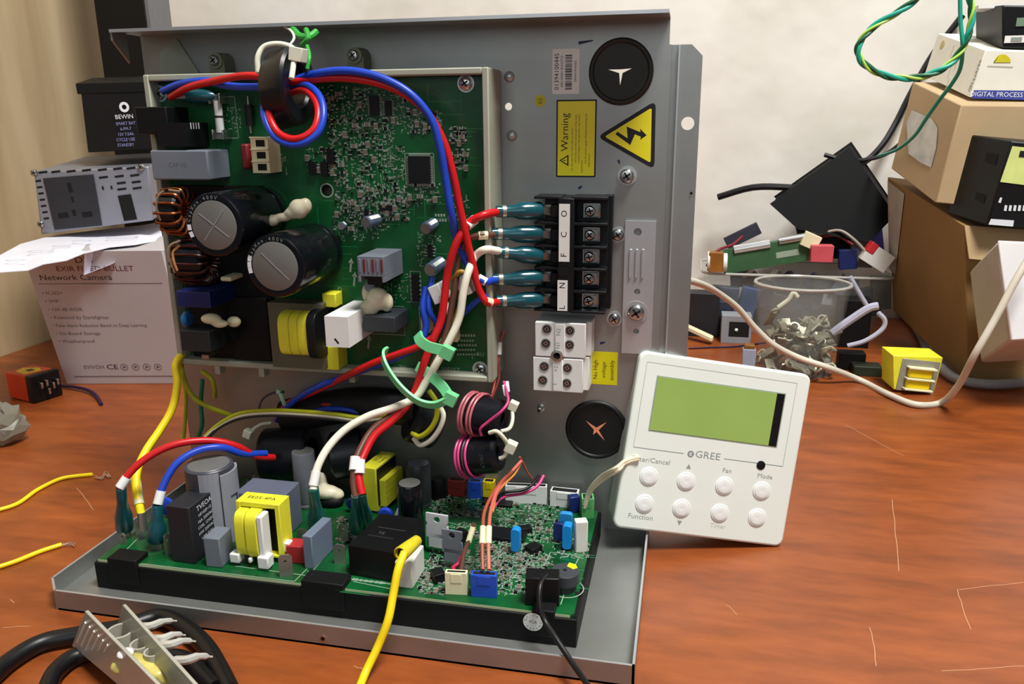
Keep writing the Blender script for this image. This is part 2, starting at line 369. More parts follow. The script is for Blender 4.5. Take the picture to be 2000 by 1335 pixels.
# marker strokes
mb=MB(mat('blue black marker ink','#11154a',.5,0,0))
for a,b,w in (((1130,84),(1158,79),.07),((1130,368),(1137,363),.07),((1208,312),(1210,320),.06),((1172,670),(1182,668),.07)):
    p,q=pn(*a),pn(*b); d=V((q[0]-p[0],q[1]-p[1],0)).normalized(); n=(-d.y*w,d.x*w)
    mb.prism(PN,[(p[0]-n[0],p[1]-n[1]),(q[0]-n[0]*.4,q[1]-n[1]*.4),(q[0]+n[0]*.4,q[1]+n[1]*.4),(p[0]+n[0],p[1]+n[1])],.002,.01)
mb.build('marker_strokes',br)
# grounding plate
gp=MB(M_alu); a,b=pn(1222,430),pn(1272,690)
gf=PN.at(0,0,.1)
gp.m(mat('brushed silver plate','#c2c4c6',.35,.6,.03,60)).plate(gf,[(a[0],b[1]),(b[0],b[1]),(b[0],a[1]),(a[0],a[1])],[circ(*pn(1246,452),.19,16),circ(*pn(1245,568),.15,16),circ(*pn(1243,645),.14,16)],.16)
for px in (1233,1245,1257):
    p,q=pn(px,485),pn(px-1,541); gp.box(gf,p[0]-.08,q[1],.08,p[0]+.05,p[1],.16)
gp=gp.build('earth_plate',br,bevel=.02)
mb=MB(); screw(mb,PN.at(*pn(1243,608),.18),.42,.25,True); mb.build('screw',gp,'large washer head screw')
# labels
def ph(px0,py0,px1,py1):
    a,b=pn(px0,py0),pn(px1,py1); return a[0],b[1],b[0],a[1]
def lab(x0,y0,x1,y1,m,r=.06,z=.006): return MB(m).prism(PN,rrect(x0,y0,x1,y1,r,3),.001,z)
x0,y0,x1,y1=ph(1079,96,1131,183); l=lab(x0,y0,x1,y1,M_white); cx,cy=(x0+x1)/2,(y0+y1)/2; w,h=x1-x0,y1-y0
TF=lambda x,y,z=.009: PN.at(x,y,z).rot(math.pi/2)
l.m(M_ink).text(TF(x0+.17*w,cy),'0139410044S',.3); l.text(TF(x0+.36*w,cy),'ARI-W001 ROOTO',.17)
t=y0+.1*h
while t<y1-.12*h:
    s=R.choice([.02,.035,.05]); l.prism(PN,[(x0+.48*w,t),(x0+.73*w,t),(x0+.73*w,t+s),(x0+.48*w,t+s)],.007,.009); t+=s+R.choice([.02,.03,.045])
l.text(TF(x0+.86*w,cy),'0A0001F0A000',.15); l.build('barcode_label',br,'white barcode label')
x0,y0,x1,y1=ph(1087,195,1163,346); l=lab(x0,y0,x1,y1,M_ink,.05); l.m(M_lab).prism(PN,rrect(x0+.07,y0+.07,x1-.07,y1-.07,.03,2),.006,.009); w,h=x1-x0,y1-y0
l.m(M_ink).text(TF(x0+.22*w,y0+.585*h,.011),'Warning',.5)
tc_=(x0+.21*w,y0+.22*h); l.plate(TF(*tc_,.0105),[(-.27,-.2),(.27,-.2),(0,.25)],[[(-.17,-.14),(.17,-.14),(0,.16)]],.002); l.box(TF(*tc_,.0105),-.02,-.06,0,.02,.07,.002)
for i,(fx,tx,fy) in enumerate(((.40,'Do not open the cover when powered',.36),(.49,'electricity and short circuit part of the body',.5),(.57,'residual voltage in the capacitors, wait before',.5),(.65,'may be fatal',.14),(.74,'Cut the power supply off before servicing and',.5),(.83,'maintenance',.22))):
    l.text(TF(x0+fx*w,y0+fy*h,.011),tx,.125)
l.build('warning_label',br,'yellow rectangular warning label')
def tri_round(P,r):
    o=[]
    n=len(P)
    for i in range(n):
        a,b,c=V((*P[i-1],0)),V((*P[i],0)),V((*P[(i+1)%n],0)); d1,d2=(a-b).normalized(),(c-b).normalized()
        for k in range(5):
            t=k/4; q=b+d1*r*(1-t)**2+d2*r*t**2; o.append((q.x,q.y))
    return o
T=[pn(1281,196),pn(1166,267),pn(1278,331)]; l=MB(M_ink).prism(PN,tri_round(T,.35),.001,.006)
cx=sum(t[0] for t in T)/3; cy=sum(t[1] for t in T)/3; T2=[(cx+(a-cx)*.8,cy+(b-cy)*.8) for a,b in T]; l.m(M_lab).prism(PN,tri_round(T2,.12),.006,.009)
bolt=[pn(*q) for q in ((1201,263),(1228,276),(1226,258),(1247,268),(1250,274),(1262,262),(1248,250),(1247,257),(1219,247),(1222,266),(1204,254))]
bolt=[pn(*q) for q in ((1202,262),(1231,283),(1240,262),(1252,267),(1250,273),(1263,264),(1250,251),(1251,258),(1224,247),(1226,270),(1206,257))]
l.m(M_ink).plate(PN.at(0,0,.01),bolt,[],.002); l.build('hazard_label',br,'yellow triangular lightning bolt label')
c=pn(1055,197); l=MB(mat('dull yellow sticker','#c3bf22',.5)).prism(PN,circ(*c,.28,18),.001,.006); l.m(mat('olive print','#5d6410',.6)).text(TF(*c,.008),'65',.3); l.build('round_sticker',br,'small round yellow sticker')
x0,y0,x1,y1=ph(1150,685,1205,752); l=lab(x0,y0,x1,y1,mat('deep yellow label stock','#d8cc0e',.4,0,.03),.03); w,h=x1-x0,y1-y0
for i,tx in enumerate(('No High','voltage','assembly')): l.m(M_ink).text(TF(x0+(.25+.28*i)*w,y0+.45*h,.008),tx,.3)
l.build('voltage_label',br,'small yellow three line label')
# ================================================================ UPPER BOARD
BV=1.75                                     # board surface depth in front of the panel
ub=thing('control_board','upper green circuit board upright in a pale plastic frame on the steel panel','circuit board',(10.4,-1.5,8.8))
x0,x1,z0,z1=1.65,19.15,8.8,23.65
f=MB(M_frame); t=.3
f.box(W0,x0,-2.5,z0,x0+t,-.05,z1).box(W0,x1-t,-2.5,z0,x1,-.05,z1).box(W0,x0+t,-2.5,z1-t,x1-t,-.05,z1).box(W0,x0+t,-2.5,z0,x1-t,-.05,z0+t)
f.m(M_framed).box(W0,x0+t,-1.0,z0+t,x1-t,-.8,z1-t)
f=f.build('plastic_frame',ub,bevel=.06)
for px,py in ((418,118),(690,108)):
    c=aY(px,py,-1.2); mb=MB(M_framed); mb.lathe(Fr((c.x,-.02,c.z),(1,0,0),(0,0,1),(0,-1,0)),[(.42,0),(.38,1.1),(.2,1.12)],18); mb.box(W0,c.x-.42,-1.0,z1-.1,c.x+.42,-.02,c.z)
    mb.build('mounting_ear',ub); mb=MB(); screw(mb,Fr((c.x,-1.14,c.z),(1,0,0),(0,0,1),(0,-1,0)),.26,.15,False); mb.build('screw',ub)
mb=MB(M_frame); mb.hexa([V(p) for p in((x0+.2,-1.4,z1-.1),(3.4,-.1,z1-.1),(3.4,-.05,z1-.1),(x0+.2,-.05,z1-.1),(x0+.2,-1.2,z1+1.1),(x0+.5,-.1,z1+1.9),(x0+.5,-.05,z1+1.9),(x0+.2,-.05,z1+1.1))]); mb.build('gusset',ub)
for px,py in ((790//2+20,722),(500,735)): pass
for px in (430,515,690):
    c=aY(px,742,-2.3); MB(M_frame).box(W0,c.x-.15,-2.45,z0-.45,c.x+.15,-1.9,z0+.05).build('clip_foot',ub)
UB=Fr((0,-BV,0),(1,0,0),(0,0,1),(0,-1,0))
def bp(px,py): q=aY(px,py,-BV-.02); return q.x,q.z
pc=MB(M_pcb); a,b=(x0+t+.02,z0+t+.02),(x1-t-.02,z1-t-.02)
hc=bp(638,372)
pc.plate(UB.at(0,0,-.08),[a,(b[0],a[1]),b,(a[0],b[1])],[circ(*hc,.28,20)],.16)
pc.m(M_silk).torus(UB.at(*hc,.01),.33,.03,24,4,.3)
def silk(px,py,w,h,ang=0,z=.006):
    c=bp(px,py); f_=UB.at(*c,z).rot(ang); pc.quad(f_,-w/2,-h/2,w/2,h/2)
def outl(x0_,y0_,x1_,y1_,t_=.03):
    p,q=bp(x0_,y0_),bp(x1_,y1_)
    for a_,b_ in (((p[0],p[1]),(q[0],p[1]+t_)),((p[0],q[1]),(q[0],q[1]+t_)),((p[0],q[1]),(p[0]+t_,p[1])),((q[0],q[1]),(q[0]+t_,p[1]))): pc.quad(UB,*a_,*b_,.007)
pc.m(M_silk)
REG=[(620,170,700,240),(640,230,700,330),(690,170,800,260),(700,230,770,330),(690,280,790,380),(600,290,650,340),(700,360,790,400),(655,330,720,420),(650,390,760,450),(795,215,860,260),(790,355,860,400),(880,250,910,280),(870,290,915,330),(750,390,800,430),(815,450,860,520),(735,535,800,590),(490,300,560,340),(420,205,470,260),(880,380,915,430),(660,440,740,470)]
for (xa,ya,xb,yb) in REG:
    for _ in range(int((xb-xa)*(yb-ya)/55)):
        px,py=R.uniform(xa,xb),R.uniform(ya,yb); k=R.random()
        if k<.45: silk(px,py,R.uniform(.05,.22),.03)
        elif k<.8: silk(px,py,.03,R.uniform(.05,.2))
        else: silk(px,py,.07,.07)
for q in ((735,395,790,418),(790,300,848,362),(700,620,790,625),(660,562,675,700),(690,595,790,655),(818,598,845,650),(415,190,465,270),(800,530,822,590)): outl(*q)
for k,(px,py,n) in enumerate(((895,250,5),(895,262,5),(895,273,6),(905,328,4),(862,420,4),(862,430,5),(915,655,6),(915,665,5),(915,674,7),(912,683,7),(916,692,8))):
    for j in range(n): silk(px+(j-n/2)*5.5,py,.09,.13 if k<7 else .1)
pc.text(UB.at(*bp(880,722),.008),'00E1SZ',.32).text(UB.at(*bp(838,722),.008),'V',.3).text(UB.at(*bp(790,718),.008),'Z0/...',.3).text(UB.at(*bp(923,697),.008),'c',.3).text(UB.at(*bp(938,692),.008),'RU',.3)
for px,py in ((685,518),(692,545),(720,668)):   # printed arrows
    c=bp(px,py); g=UB.at(*c,.008).rot(-.15); pc.quad(g,-.05,-.35,.05,.15); pc.add([g.p(-.15,.12),g.p(.15,.12),g.p(0,.38)],[(0,1,2)])
pc.m(M_trace)
for _ in range(60):
    px,py=R.uniform(620,930),R.uniform(170,700); silk(px,py,*((R.uniform(.4,1.8),.035) if R.random()<.5 else (.035,R.uniform(.4,1.8))),0,.003)
pc.m(M_pad)
for i in range(16): silk(673+i*.35,225+i*9,.06,.08,0,.009)
for _ in range(190): 
    q=R.choice(REG); silk(R.uniform(q[0],q[2]),R.uniform(q[1],q[3]),.07,.06,0,.009)
pcb=pc.build('circuit_board',ub)
# surface mount chips
def chip_mesh(w,h,t_,m1,m2):
    mb=MB(m1).box(W0,-w*.3,-h/2,0,w*.3,h/2,t_); mb.m(m2).box(W0,-w/2,-h/2,0,-w*.3,h/2,t_*.95).box(W0,w*.3,-h/2,0,w/2,h/2,t_*.95); return mb
def mesh_of(mb,name):
    o=mb.build(name,origin=(0,0,0)); me=o.data; OFF.pop(o.name,None); bpy.data.objects.remove(o); return me
CH=[mesh_of(chip_mesh(.26,.14,.08,M_blk2,M_pad),'resistor_chip'),mesh_of(chip_mesh(.3,.2,.12,M_smdb,M_pad),'capacitor_chip')]
def place_mesh(me,name,parent,fr,sc_=1):
    o=bpy.data.objects.new(name,me); bpy.context.scene.collection.objects.link(o); o.parent=parent
    o.matrix_local=Matrix(((fr.x.x*sc_,fr.y.x*sc_,fr.z.x*sc_,(fr.o.x-OFF[parent.name].x)*S),(fr.x.y*sc_,fr.y.y*sc_,fr.z.y*sc_,(fr.o.y-OFF[parent.name].y)*S),(fr.x.z*sc_,fr.y.z*sc_,fr.z.z*sc_,(fr.o.z-OFF[parent.name].z)*S),(0,0,0,1)))
    return o
def chips(parent,base,toxy,regs,n):
    used=[]
    for i in range(n):
        for _ in range(12):
            q=R.choice(regs); c=toxy(R.uniform(q[0],q[2]),R.uniform(q[1],q[3]))
            if all(abs(c[0]-u[0])+abs(c[1]-u[1])>.36 for u in used): break
        used.append(c); place_mesh(CH[i%2],'resistor_chip' if i%2==0 else 'capacitor_chip',parent,base.at(c[0],c[1],.005).rot(R.choice([0,math.pi/2])))
chips(ub,UB,bp,REG[:14],84)
st=MB(M_pad)
for _ in range(420):
    q=R.choice(REG[:14]); c=bp(R.uniform(q[0],q[2]),R.uniform(q[1],q[3])); g=UB.at(*c).rot(R.choice([0,math.pi/2])); k=R.random()
    st.m(M_pad if k<.5 else M_blk2 if k<.75 else M_smdb).box(g,-.07,-.04,0,.07,.04,.05)
o=st.build('tiny_surface_parts',ub,smooth=False); o['kind']='stuff'
def ubox(fx0,fy0,fx1,fy1,bx,m,name,parent=None,label=None,bev=.05,by=None,z0_=0):
    """box on the upper board: front face pixels and the image column of its right edge at the board"""
    q=bp(bx,(fy0+fy1)/2); r=ray(fx1,(fy0+fy1)/2); tt=(q[0]-CX)/r.x; y=CY+r.y*tt; y=min(y,-BV-.25)
    a_,b_=aY(fx0,fy0,y),aY(fx1,fy1,y)
    mb=MB(m).box(Fr((0,0,0),(1,0,0),(0,0,1),(0,-1,0)),a_.x,b_.z,BV+z0_,b_.x,a_.z,-y)
    return mb,(a_.x,b_.z,b_.x,a_.z,-y)
def ubuild(args,m,name,label=None,bev=.05,deco=None):
    mb,g=ubox(*args,m,name)
    if deco: deco(mb,g)
    return mb.build(name,ub,label,bevel=bev),g
PV=Fr((0,0,0),(1,0,0),(0,0,1),(0,-1,0))
def faint(mb,g):
    mb.m(mat('faint case print','#5a6068',.6,0,0))
    mb.text(PV.at((g[0]+g[2])/2-.1,(g[1]+g[3])/2,g[4]+.004),'CAP X2',.3)
ubuild((292,293,410,352,452),M_gry,'film_capacitor','large grey film capacitor',.08,faint)
ubuild((262,209,330,262,372),M_blk,'relay','black relay nearest the frame',.05)
def rl(mb,g):
    mb.m(M_inkw)
    for i in range(4): mb.box(PV,g[2]+.002-.0,g[3]-.0,g[4]-.5-.22*i,g[2]+.01,g[3]-.3,g[4]-.42-.22*i)
ubuild((304,240,366,286,410),M_blk,'relay','black relay with white print',.05,rl)
mb=MB(M_glassf:=mat('fuse glass','#d6d8d6',.15,.2,0)); c=bp(437,228)
f_=UB.at(*c,.45); mb.cyl(f_.p(0,-.75),f_.p(0,.75),.2); mb.m(M_dark).cyl(f_.p(0,-.05),f_.p(0,.05),.203)
fu=mb.build('glass_fuse',ub)
for s in (-1,1):
    mb=MB(M_steel).box(UB.at(c[0],c[1]+s*.85),-.32,-.24,0,-.24,.24,.75).box(UB.at(c[0],c[1]+s*.85),.24,-.24,0,.32,.24,.75).box(UB.at(c[0],c[1]+s*.85),-.3,-.24,.0,.3,.24,.12); mb.build('fuse_clip',ub,bevel=.02)
mb=MB(M_blk2); c=bp(491,225); mb.cyl(UB.p(c[0],c[1]-.5,.22),UB.p(c[0],c[1]+.5,.22),.2); mb.m(M_tin).cyl(UB.p(c[0],c[1]+.5,.22),UB.p(c[0],c[1]+.9,.2),.05).cyl(UB.p(c[0],c[1]-.5,.22),UB.p(c[0],c[1]-.85,.2),.05); mb.build('diode',ub)
ubuild((468,281,487,330,500),M_redd,'disc_varistor','dark red disc varistor',.1)
def con3(mb,g):
    h=(g[3]-g[1])/3
    for i in range(3):
        cx_=(g[0]+g[2])/2; cz_=g[1]+h*(i+.5)
        mb.m(M_dark).box(PV,cx_-.18,cz_-.16,g[4]-.02,cx_+.3,cz_+.16,g[4]+.004); mb.m(M_ivory).box(PV,g[0],cz_+h/2-.04,g[4]-.01,g[2],cz_+h/2+.02,g[4]+.1)
ubuild((488,268,528,338,551),M_ivory,'pin_header','ivory three-way socket',.03,con3)
# main electrolytic capacitors
def bigcap(px,py,rpx,h,lab_):
    v=BV+h; c=aY(px,py,-v); c2=aY(px+rpx,py,-v); r=(c2-c).length
    F0=Fr((c.x,-BV,c.z),(1,0,0),(0,0,1),(0,-1,0))
    mb=MB(M_sleeve).lathe(F0,[(r*.96,0),(r,.12),(r,.5),(r*.975,.56),(r,.64),(r,h-.12),(r*.97,h-.03),(r*.9,h),(r*.78,h-.02)],48)
    o=mb.build('electrolytic_capacitor',ub,lab_)
    e=MB(M_alu).lathe(F0.at(0,0,h-.03),[(r*.77,0),(r*.77,.02),(r*.74,.035),(r*.02,.03)],40)
    e.m(M_galvd)
    for a in (.9,2.5) if px<450 else (-.75,): e.box(F0.at(0,0,h+.008).rot(a),-r*.6,-.02,0,r*.6,.02,.012)
    e.build('vent_cap',o)
    p=MB(M_inkw); g=F0.at(0,0,h+.004)
    for k,a in enumerate((165,178,190) if px>450 else (185,200)):
        a=math.radians(a); g2=F0.at(0,0,h+.003).rot(a); p.box(g2,r*.8,-.13,0,r*.93,.13,.006)
    for k,ch in enumerate('CapXon 400V'):
        a=math.radians((160 if px>450 else 170)-9*k); g2=Fr(F0.p(r*.86*math.cos(a),r*.86*math.sin(a),h+.01),(1,0,0),(0,0,1),(0,-1,0)).rot(a-math.pi/2); p.m(M_inkg).text(g2,ch if ch!=' ' else '.',.24)
    p.build('printed_band',o); return F0,r
C1=bigcap(418,440,57,4.3,'left black can capacitor with a cross-scored top'); C2=bigcap(537,520,58,4.3,'right black can capacitor with one scored line')
def melt(o):
    r_=o.modifiers.new('merge','REMESH'); r_.mode='VOXEL'; r_.voxel_size=.0007; r_.use_smooth_shade=True
    q=o.modifiers.new('soften','SMOOTH'); q.factor=.6; q.iterations=8; return o
def blob(mb,pts):
    for (px,py,v,rx,ry,rz) in pts: c=aY(px,py,-v); mb.ball(c,(rx,ry,rz),14,9)
    return mb
melt(blob(MB(M_cream),[(583,408,3.3,.5,.4,.5),(572,416,3.3,.45,.35,.3),(553,424,3.3,.5,.3,.22),(530,430,3.4,.45,.3,.3),(597,402,3.2,.3,.35,.4)]).build('glue_blob',ub))
melt(blob(MB(M_cream),[(738,583,3.0,.6,.4,.6),(722,600,3.1,.5,.35,.45),(755,590,2.8,.35,.35,.5),(718,572,2.6,.3,.3,.5)]).build('glue_blob',ub))
melt(blob(MB(M_ivory),[(412,622,4.2,.55,.4,.28),(430,632,4.1,.45,.35,.2),(457,628,3.4,.4,.3,.3)]).build('glue_blob',ub))
# wound chokes on the left edge
def choke(px,py,v,r,w,tilt,lab_,mw,n=12):
    c=aY(px,py,-v); fr_=Fr(c,(0,1,0),(0,0,1),(1,0,0)) if not tilt else Fr(c,(1,0,0),(0,.3,1),(0,-1,.3))
    mb=MB(M_ferr).ring(fr_,r,r*.5,w,30); o=mb.build('ring_choke',ub,lab_); w_=MB(mw)
    for i in range(n):
        a=2*math.pi*i/n; d=V((math.cos(a),math.sin(a))); q=lambda rr,z: fr_.p(d.x*rr,d.y*rr,z)
        w_.tube([q(r*1.05,-w*.5),q(r*1.06,w*.5),q(r*.75,w*.62),q(r*.45,w*.5),q(r*.44,-w*.5),q(r*.75,-w*.62),q(r*1.05,-w*.5)],.07,6,4)
    w_.build('winding',o); return o
choke(345,412,3.3,1.05,1.0,False,'copper-wound choke beside the left can capacitor',M_copper,14)
choke(385,508,2.6,1.1,1.6,False,'dark choke below the left can capacitor',mat('dark enamelled winding','#3a1712',.4,.2,.1),16)
mb=MB(M_tin)
for q in (((352,470,4.3),(332,480,4.4),(330,500,4.4),(342,532,4.2)),((320,372,4.4),(308,385,4.5),(306,405,4.5),(314,430,4.3)),((352,374,4.4),(330,371,4.4))): mb.tube([aY(a,b,-c) for a,b,c in q],.06,6,5)
mb.m(mat('orange wire end','#c7874a',.4,.1)).tube([aY(a,b,-c) for a,b,c in ((350,480,4.2),(338,492,4.3),(340,512,4.3),(346,528,4.2))],.06,6,5)
mb.build('wire_ends',ub)
ubuild((343,568,412,602,470),M_navy,'film_capacitor','dark blue boxed capacitor',.04)
mb=MB(mat('blue disc lacquer','#2b6fae',.35)); c=aY(365,623,-4.0); mb.lathe(Fr(c,(0,1,0),(0,0,1),(1,0,0)),[(.3,-.16),(.4,-.08),(.4,.08),(.3,.16)],22); mb.m(M_tin).cyl(c,(c.x,-BV,c.z),.05); mb.build('disc_varistor',ub,'blue disc capacitor')
ubuild((350,645,412,688,480),mat('slate black case','#1d2326',.5),'relay','dark relay at the lower left corner',.04)
mb=MB(M_blk2); a_,b_=bp(455,575),bp(540,700); mb.box(PV,a_[0],b_[1],BV,b_[0],a_[1],2.3); mb.build('heatsink',ub,'low black block behind the chokes',bevel=.05)
mb=MB(M_tin); c=aY(402,697,-3.2); mb.box(Fr(c),-.2,-.05,-.1,.2,.05,.12); mb.cyl(c,(c.x,-BV,c.z),.06); mb.build('solder_lug',ub)
for px in (395,440):
    c=aY(px,545,-3.2); mb=MB(M_ivory).box(PV.at(c.x,c.z,0),-.3,-.12,BV,.3,.12,3.2); mb.build('spacer',ub,bevel=.08)
a_,b_=aY(338,362,-2.1),aY(540,705,-2.1); MB(M_blk2).box(PV,a_.x,b_.z,BV,b_.x,a_.z,2.05).build('shade_sheet',ub,'black pad beneath the chokes and can capacitors',bevel=.03)  # added black sheet, darkens the board where shade lies between the parts
# yellow taped transformer on the upper board
F1=aY(600,655,-3.2); tx=thing_=None
a_=aY(522,590,-3.1); b_=aY(658,728,-2.4)
mb=MB(mat('olive grey ferrite core','#5d5a48',.6,0,.06,40)); A1,B1=aY(522,590,-3.2),aY(636,722,-3.2)
mb.plate(PV.at(0,0,2.65),[(A1.x,B1.z),(B1.x,B1.z),(B1.x,A1.z),(A1.x,A1.z)],[],1.1)
to=mb.build('transformer',ub,'yellow taped transformer on the upper board',bevel=.06)
c0,c1=aY(540,612,-4.1),aY(604,700,-4.1); zc=(c0.z+c1.z)/2; rz=(c0.z-c1.z)/2
prof=[]
for i in range(25): a=2*math.pi*i/24; prof.append((math.copysign(abs(math.cos(a))**.5,math.cos(a)),math.copysign(abs(math.sin(a))**.5,math.sin(a))))
mb=MB(M_yel2); mb.prism(Fr((c0.x,-3.0,zc),(0,-1,0),(0,0,1),(1,0,0)),[(1.15*p,rz*q) for p,q in prof[:-1]],0,c1.x-c0.x)
mb.m(mat('tape fold','#b0ad22',.4))
for k in (.36,.66): x_=c0.x+(c1.x-c0.x)*k; mb.prism(Fr((x_,-3.0,zc),(0,-1,0),(0,0,1),(1,0,0)),[(1.17*p,(rz+.02)*q) for p,q in prof[:-1]],0,.04)
mb.build('tape_coil',to,bevel=.04)
mb=MB(M_blk); mb.prism(Fr((c1.x,-3.0,zc),(0,-1,0),(0,0,1),(1,0,0)),[(1.25*p,(rz+.12)*q) for p,q in prof[:-1]],0,.45); mb.build('bobbin',to,bevel=.04)
mb=MB(M_yel2); A2,B2=aY(630,572,-2.5),aY(658,600,-2.5); mb.box(PV,A2.x,B2.z,BV,B2.x,A2.z,2.6)
A2,B2=aY(634,675,-2.8),aY(664,722,-2.8); mb.box(PV,A2.x,B2.z,BV,B2.x,A2.z,2.9); mb.build('core_tape',to,bevel=.05)
def wb(mb,g):
    mb.m(M_ink); mb.box(PV.at(g[0]+.55,g[1]+.3).rot(-.9),-.15,-.05,g[4],.15,.05,g[4]+.006)
ubuild((633,617,683,679,738),M_white,'relay','white boxed relay',.05,wb)
def bb(mb,g): pass
ubuild((708,617,772,650,800),mat('dark grey boxed part','#2c3136',.5),'optocoupler','dark grey boxed part beside the white relay',.04)
def heats(mb,g):
    for i in range(6): x_=g[0]+.12+(g[2]-g[0]-.24)*i/5; mb.m(M_redd if i%2 else M_gry).box(PV,x_-.05,g[3]-.75,g[4],x_+.05,g[3]-.12,g[4]+.04)
mb,g=ubox(697,500,752,552,788,M_gry,'x'); mb=MB(M_gry); x0_,z0_,x1_,z1_,v_=g
mb.box(PV,x0_,z1_-.95,BV,x1_,z1_,v_).box(PV,x0_,z0_,BV,x0_+.14,z1_-.951,v_).box(PV,x1_-.14,z0_,BV,x1_,z1_-.951,v_); heats(mb,g); mb.build('heatsink',ub,'grey ribbed connector shell',bevel=.03)
mb=MB(M_blk2).box(PV,x0_+.3,z0_-.2,BV,x1_-.25,z0_+.4,v_-.4); c=aY(722,560,-2.9); mb.m(M_gry).lathe(Fr(c,(1,0,0),(0,0,1),(0,-1,0)),[(.28,-.9),(.28,0),(.24,.03)],18); mb.build('push_switch',ub)
def ecap(px,py,r,h,tilt,pr,m=None,lab_=None,base=None):
    c=bp(px,py); d=V(tilt).normalized(); o_=UB.p(c[0],c[1],.05); F_=frame_dir(o_,d)
    mb=MB(m or mat('slate blue can sleeve','#59687f',.35,.1,.05)).lathe(F_,[(r*.95,0),(r,.06),(r,h-.06),(r*.93,h)],20); mb.m(M_alu).lathe(F_.at(0,0,h),[(r*.86,0),(r*.86,.012)],20)
    mb.m(M_white).box(F_.rot(.8),r*.97,-.1,.1,r*1.01,.1,h-.1); return mb.build('small_capacitor',pr,lab_)
ecap(738,428,.29,1.0,(-.25,-1,-.05),ub); ecap(848,436,.29,.95,(-.15,-1,-.15),ub); ecap(862,512,.33,1.1,(-.25,-1,-.2),ub); ecap(672,440,.2,.35,(0,-1,0),ub)
def icu(x0_,y0_,x1_,y1_,h,n,sides,lab_=None):
    a_,b_=bp(x0_,y0_),bp(x1_,y1_); mb=MB(M_blk).box(UB,a_[0],b_[1],.02,b_[0],a_[1],h)
    mb.m(M_pad)
    for i in range(n):
        t_=(i+.5)/n; y_=b_[1]+(a_[1]-b_[1])*t_; x_=a_[0]+(b_[0]-a_[0])*t_
        if 'h' in sides: mb.box(UB,a_[0]-.12,y_-.022,0,a_[0],y_+.022,.06).box(UB,b_[0],y_-.022,0,b_[0]+.12,y_+.022,.06)
        if 'v' in sides: mb.box(UB,x_-.022,b_[1]-.12,0,x_+.022,b_[1],.06).box(UB,x_-.022,a_[1],0,x_+.022,a_[1]+.12,.06)
    return mb.build('chip',ub,lab_,bevel=.01)
icu(798,305,842,358,.16,16,'hv','square processor chip'); icu(722,188,742,225,.14,10,'h'); icu(752,196,766,226,.14,8,'h'); icu(742,400,768,412,.12,6,'v'); icu(836,478,846,502,.14,4,'h'); icu(805,535,820,588,.15,6,'h'); icu(640,290,655,320,.2,3,'h'); icu(604,315,620,340,.2,2,'h'); icu(628,315,642,345,.2,2,'h'); icu(712,408,722,430,.12,4,'h')
for k,q in enumerate(((821,610,838,650,848),(872,640,894,668,899))): ubuild(q,M_ivory,'pin_header','small white plug by the cable bundle',.03)
def mwc(px,py,lab_=None):
    c=aY(px,py,-3.0); mb=MB(M_white); mb.box(PV.at(c.x,c.z,0).rot(.4),-.3,-.45,BV,.3,.45,3.0); return mb.build('wire_plug',ub,lab_,bevel=.05)
mwc(852,575); mwc(905,560)
for px,py,scr in ((313,183,.3),(910,163,.3),(938,720,.3)):
    mb=MB(); screw(mb,UB.at(*bp(px,py),.0),.3,.14,True,px==910); mb.build('screw',ub)
mb=MB(M_teald); c=aY(385,188,-2.4); mb.ball(c,(1.0,.3,.35)); mb.m(M_tin).box(Fr(aY(352,190,-2.6)),-.3,-.05,-.06,.3,.05,.1); mb.build('crimp_cover',ub)
# ================================================================ LOWER BOARD
PZ=1.55
lb=thing('power_board','lower green circuit board lying flat in a black plastic tray on the bracket base','circuit board',(13,-5.6,.1))
X0,X1,Y0,Y1=1.75,24.35,-10.35,-.9
t=MB(M_blk2).box(W0,X0-.15,Y0-.12,.1,X1+.15,Y0+.12,PZ-.12).box(W0,X0-.15,Y0,.1,X0+.15,Y1+.1,PZ-.12).box(W0,X1-.15,Y0,.1,X1+.15,Y1+.1,PZ-.12).box(W0,X0,Y1-.1,.1,X1,Y1+.15,PZ-.12)
t.box(W0,X0,Y0,.12,X1,Y1,.3)
t=t.build('tray_wall',lb,bevel=.04)
def bz(px,py,z=PZ): q=aZ(px,py,z); return q.x,q.y
for xa,xb,h in ((215,270,.25),(590,672,.28),(1040,1085,.2)):
    a_=aY(xa,1095,Y0).x if xa<500 else aY(xa,1120,Y0).x; b_=aY(xb,1095,Y0).x if xa<500 else aY(xb,1120,Y0).x
    MB(M_blk2).box(W0,a_,Y0-.2,.5,b_,Y0+.75,PZ+h).build('retaining_clip',lb,bevel=.05)
LB=Fr((0,0,PZ)); pc=MB(M_pcb)
pc.prism(LB,[(X0,Y0),(X1-.15,Y0),(X1,Y0+.15),(X1,Y1),(X0,Y1)],-.16,0)
pc.m(M_pcbe).box(LB,X0,Y0-.012,-.15,X1-.15,Y0-.002,-.005)
pc.m(M_silk)
def lsilk(px,py,w,h,z=.006):
    c=bz(px,py); pc.quad(LB,c[0]-w/2,c[1]-h/2,c[0]+w/2,c[1]+h/2,z)
LR=[(840,1075,990,1110),(960,1070,1060,1130),(970,970,1090,1010),(960,1010,1060,1040),(1030,1010,1100,1060),(860,1020,930,1050),(830,1090,900,1130),(820,1120,870,1160),(930,1040,1000,1075),(975,1060,1060,1100),(1080,1050,1150,1090),(840,965,940,1010),(480,930,580,965),(1020,1080,1080,1120),(660,1010,690,1060),(900,1090,990,1120),(970,1100,1050,1160)]
for (xa,ya,xb,yb) in LR:
    for _ in range(int((xb-xa)*(yb-ya)/24)):
        k=R.random(); w,h=(R.uniform(.06,.28),.035) if k<.5 else (.035,R.uniform(.06,.28)) if k<.8 else (.09,.08)
        lsilk(R.uniform(xa,xb),R.uniform(ya,yb),w,h)
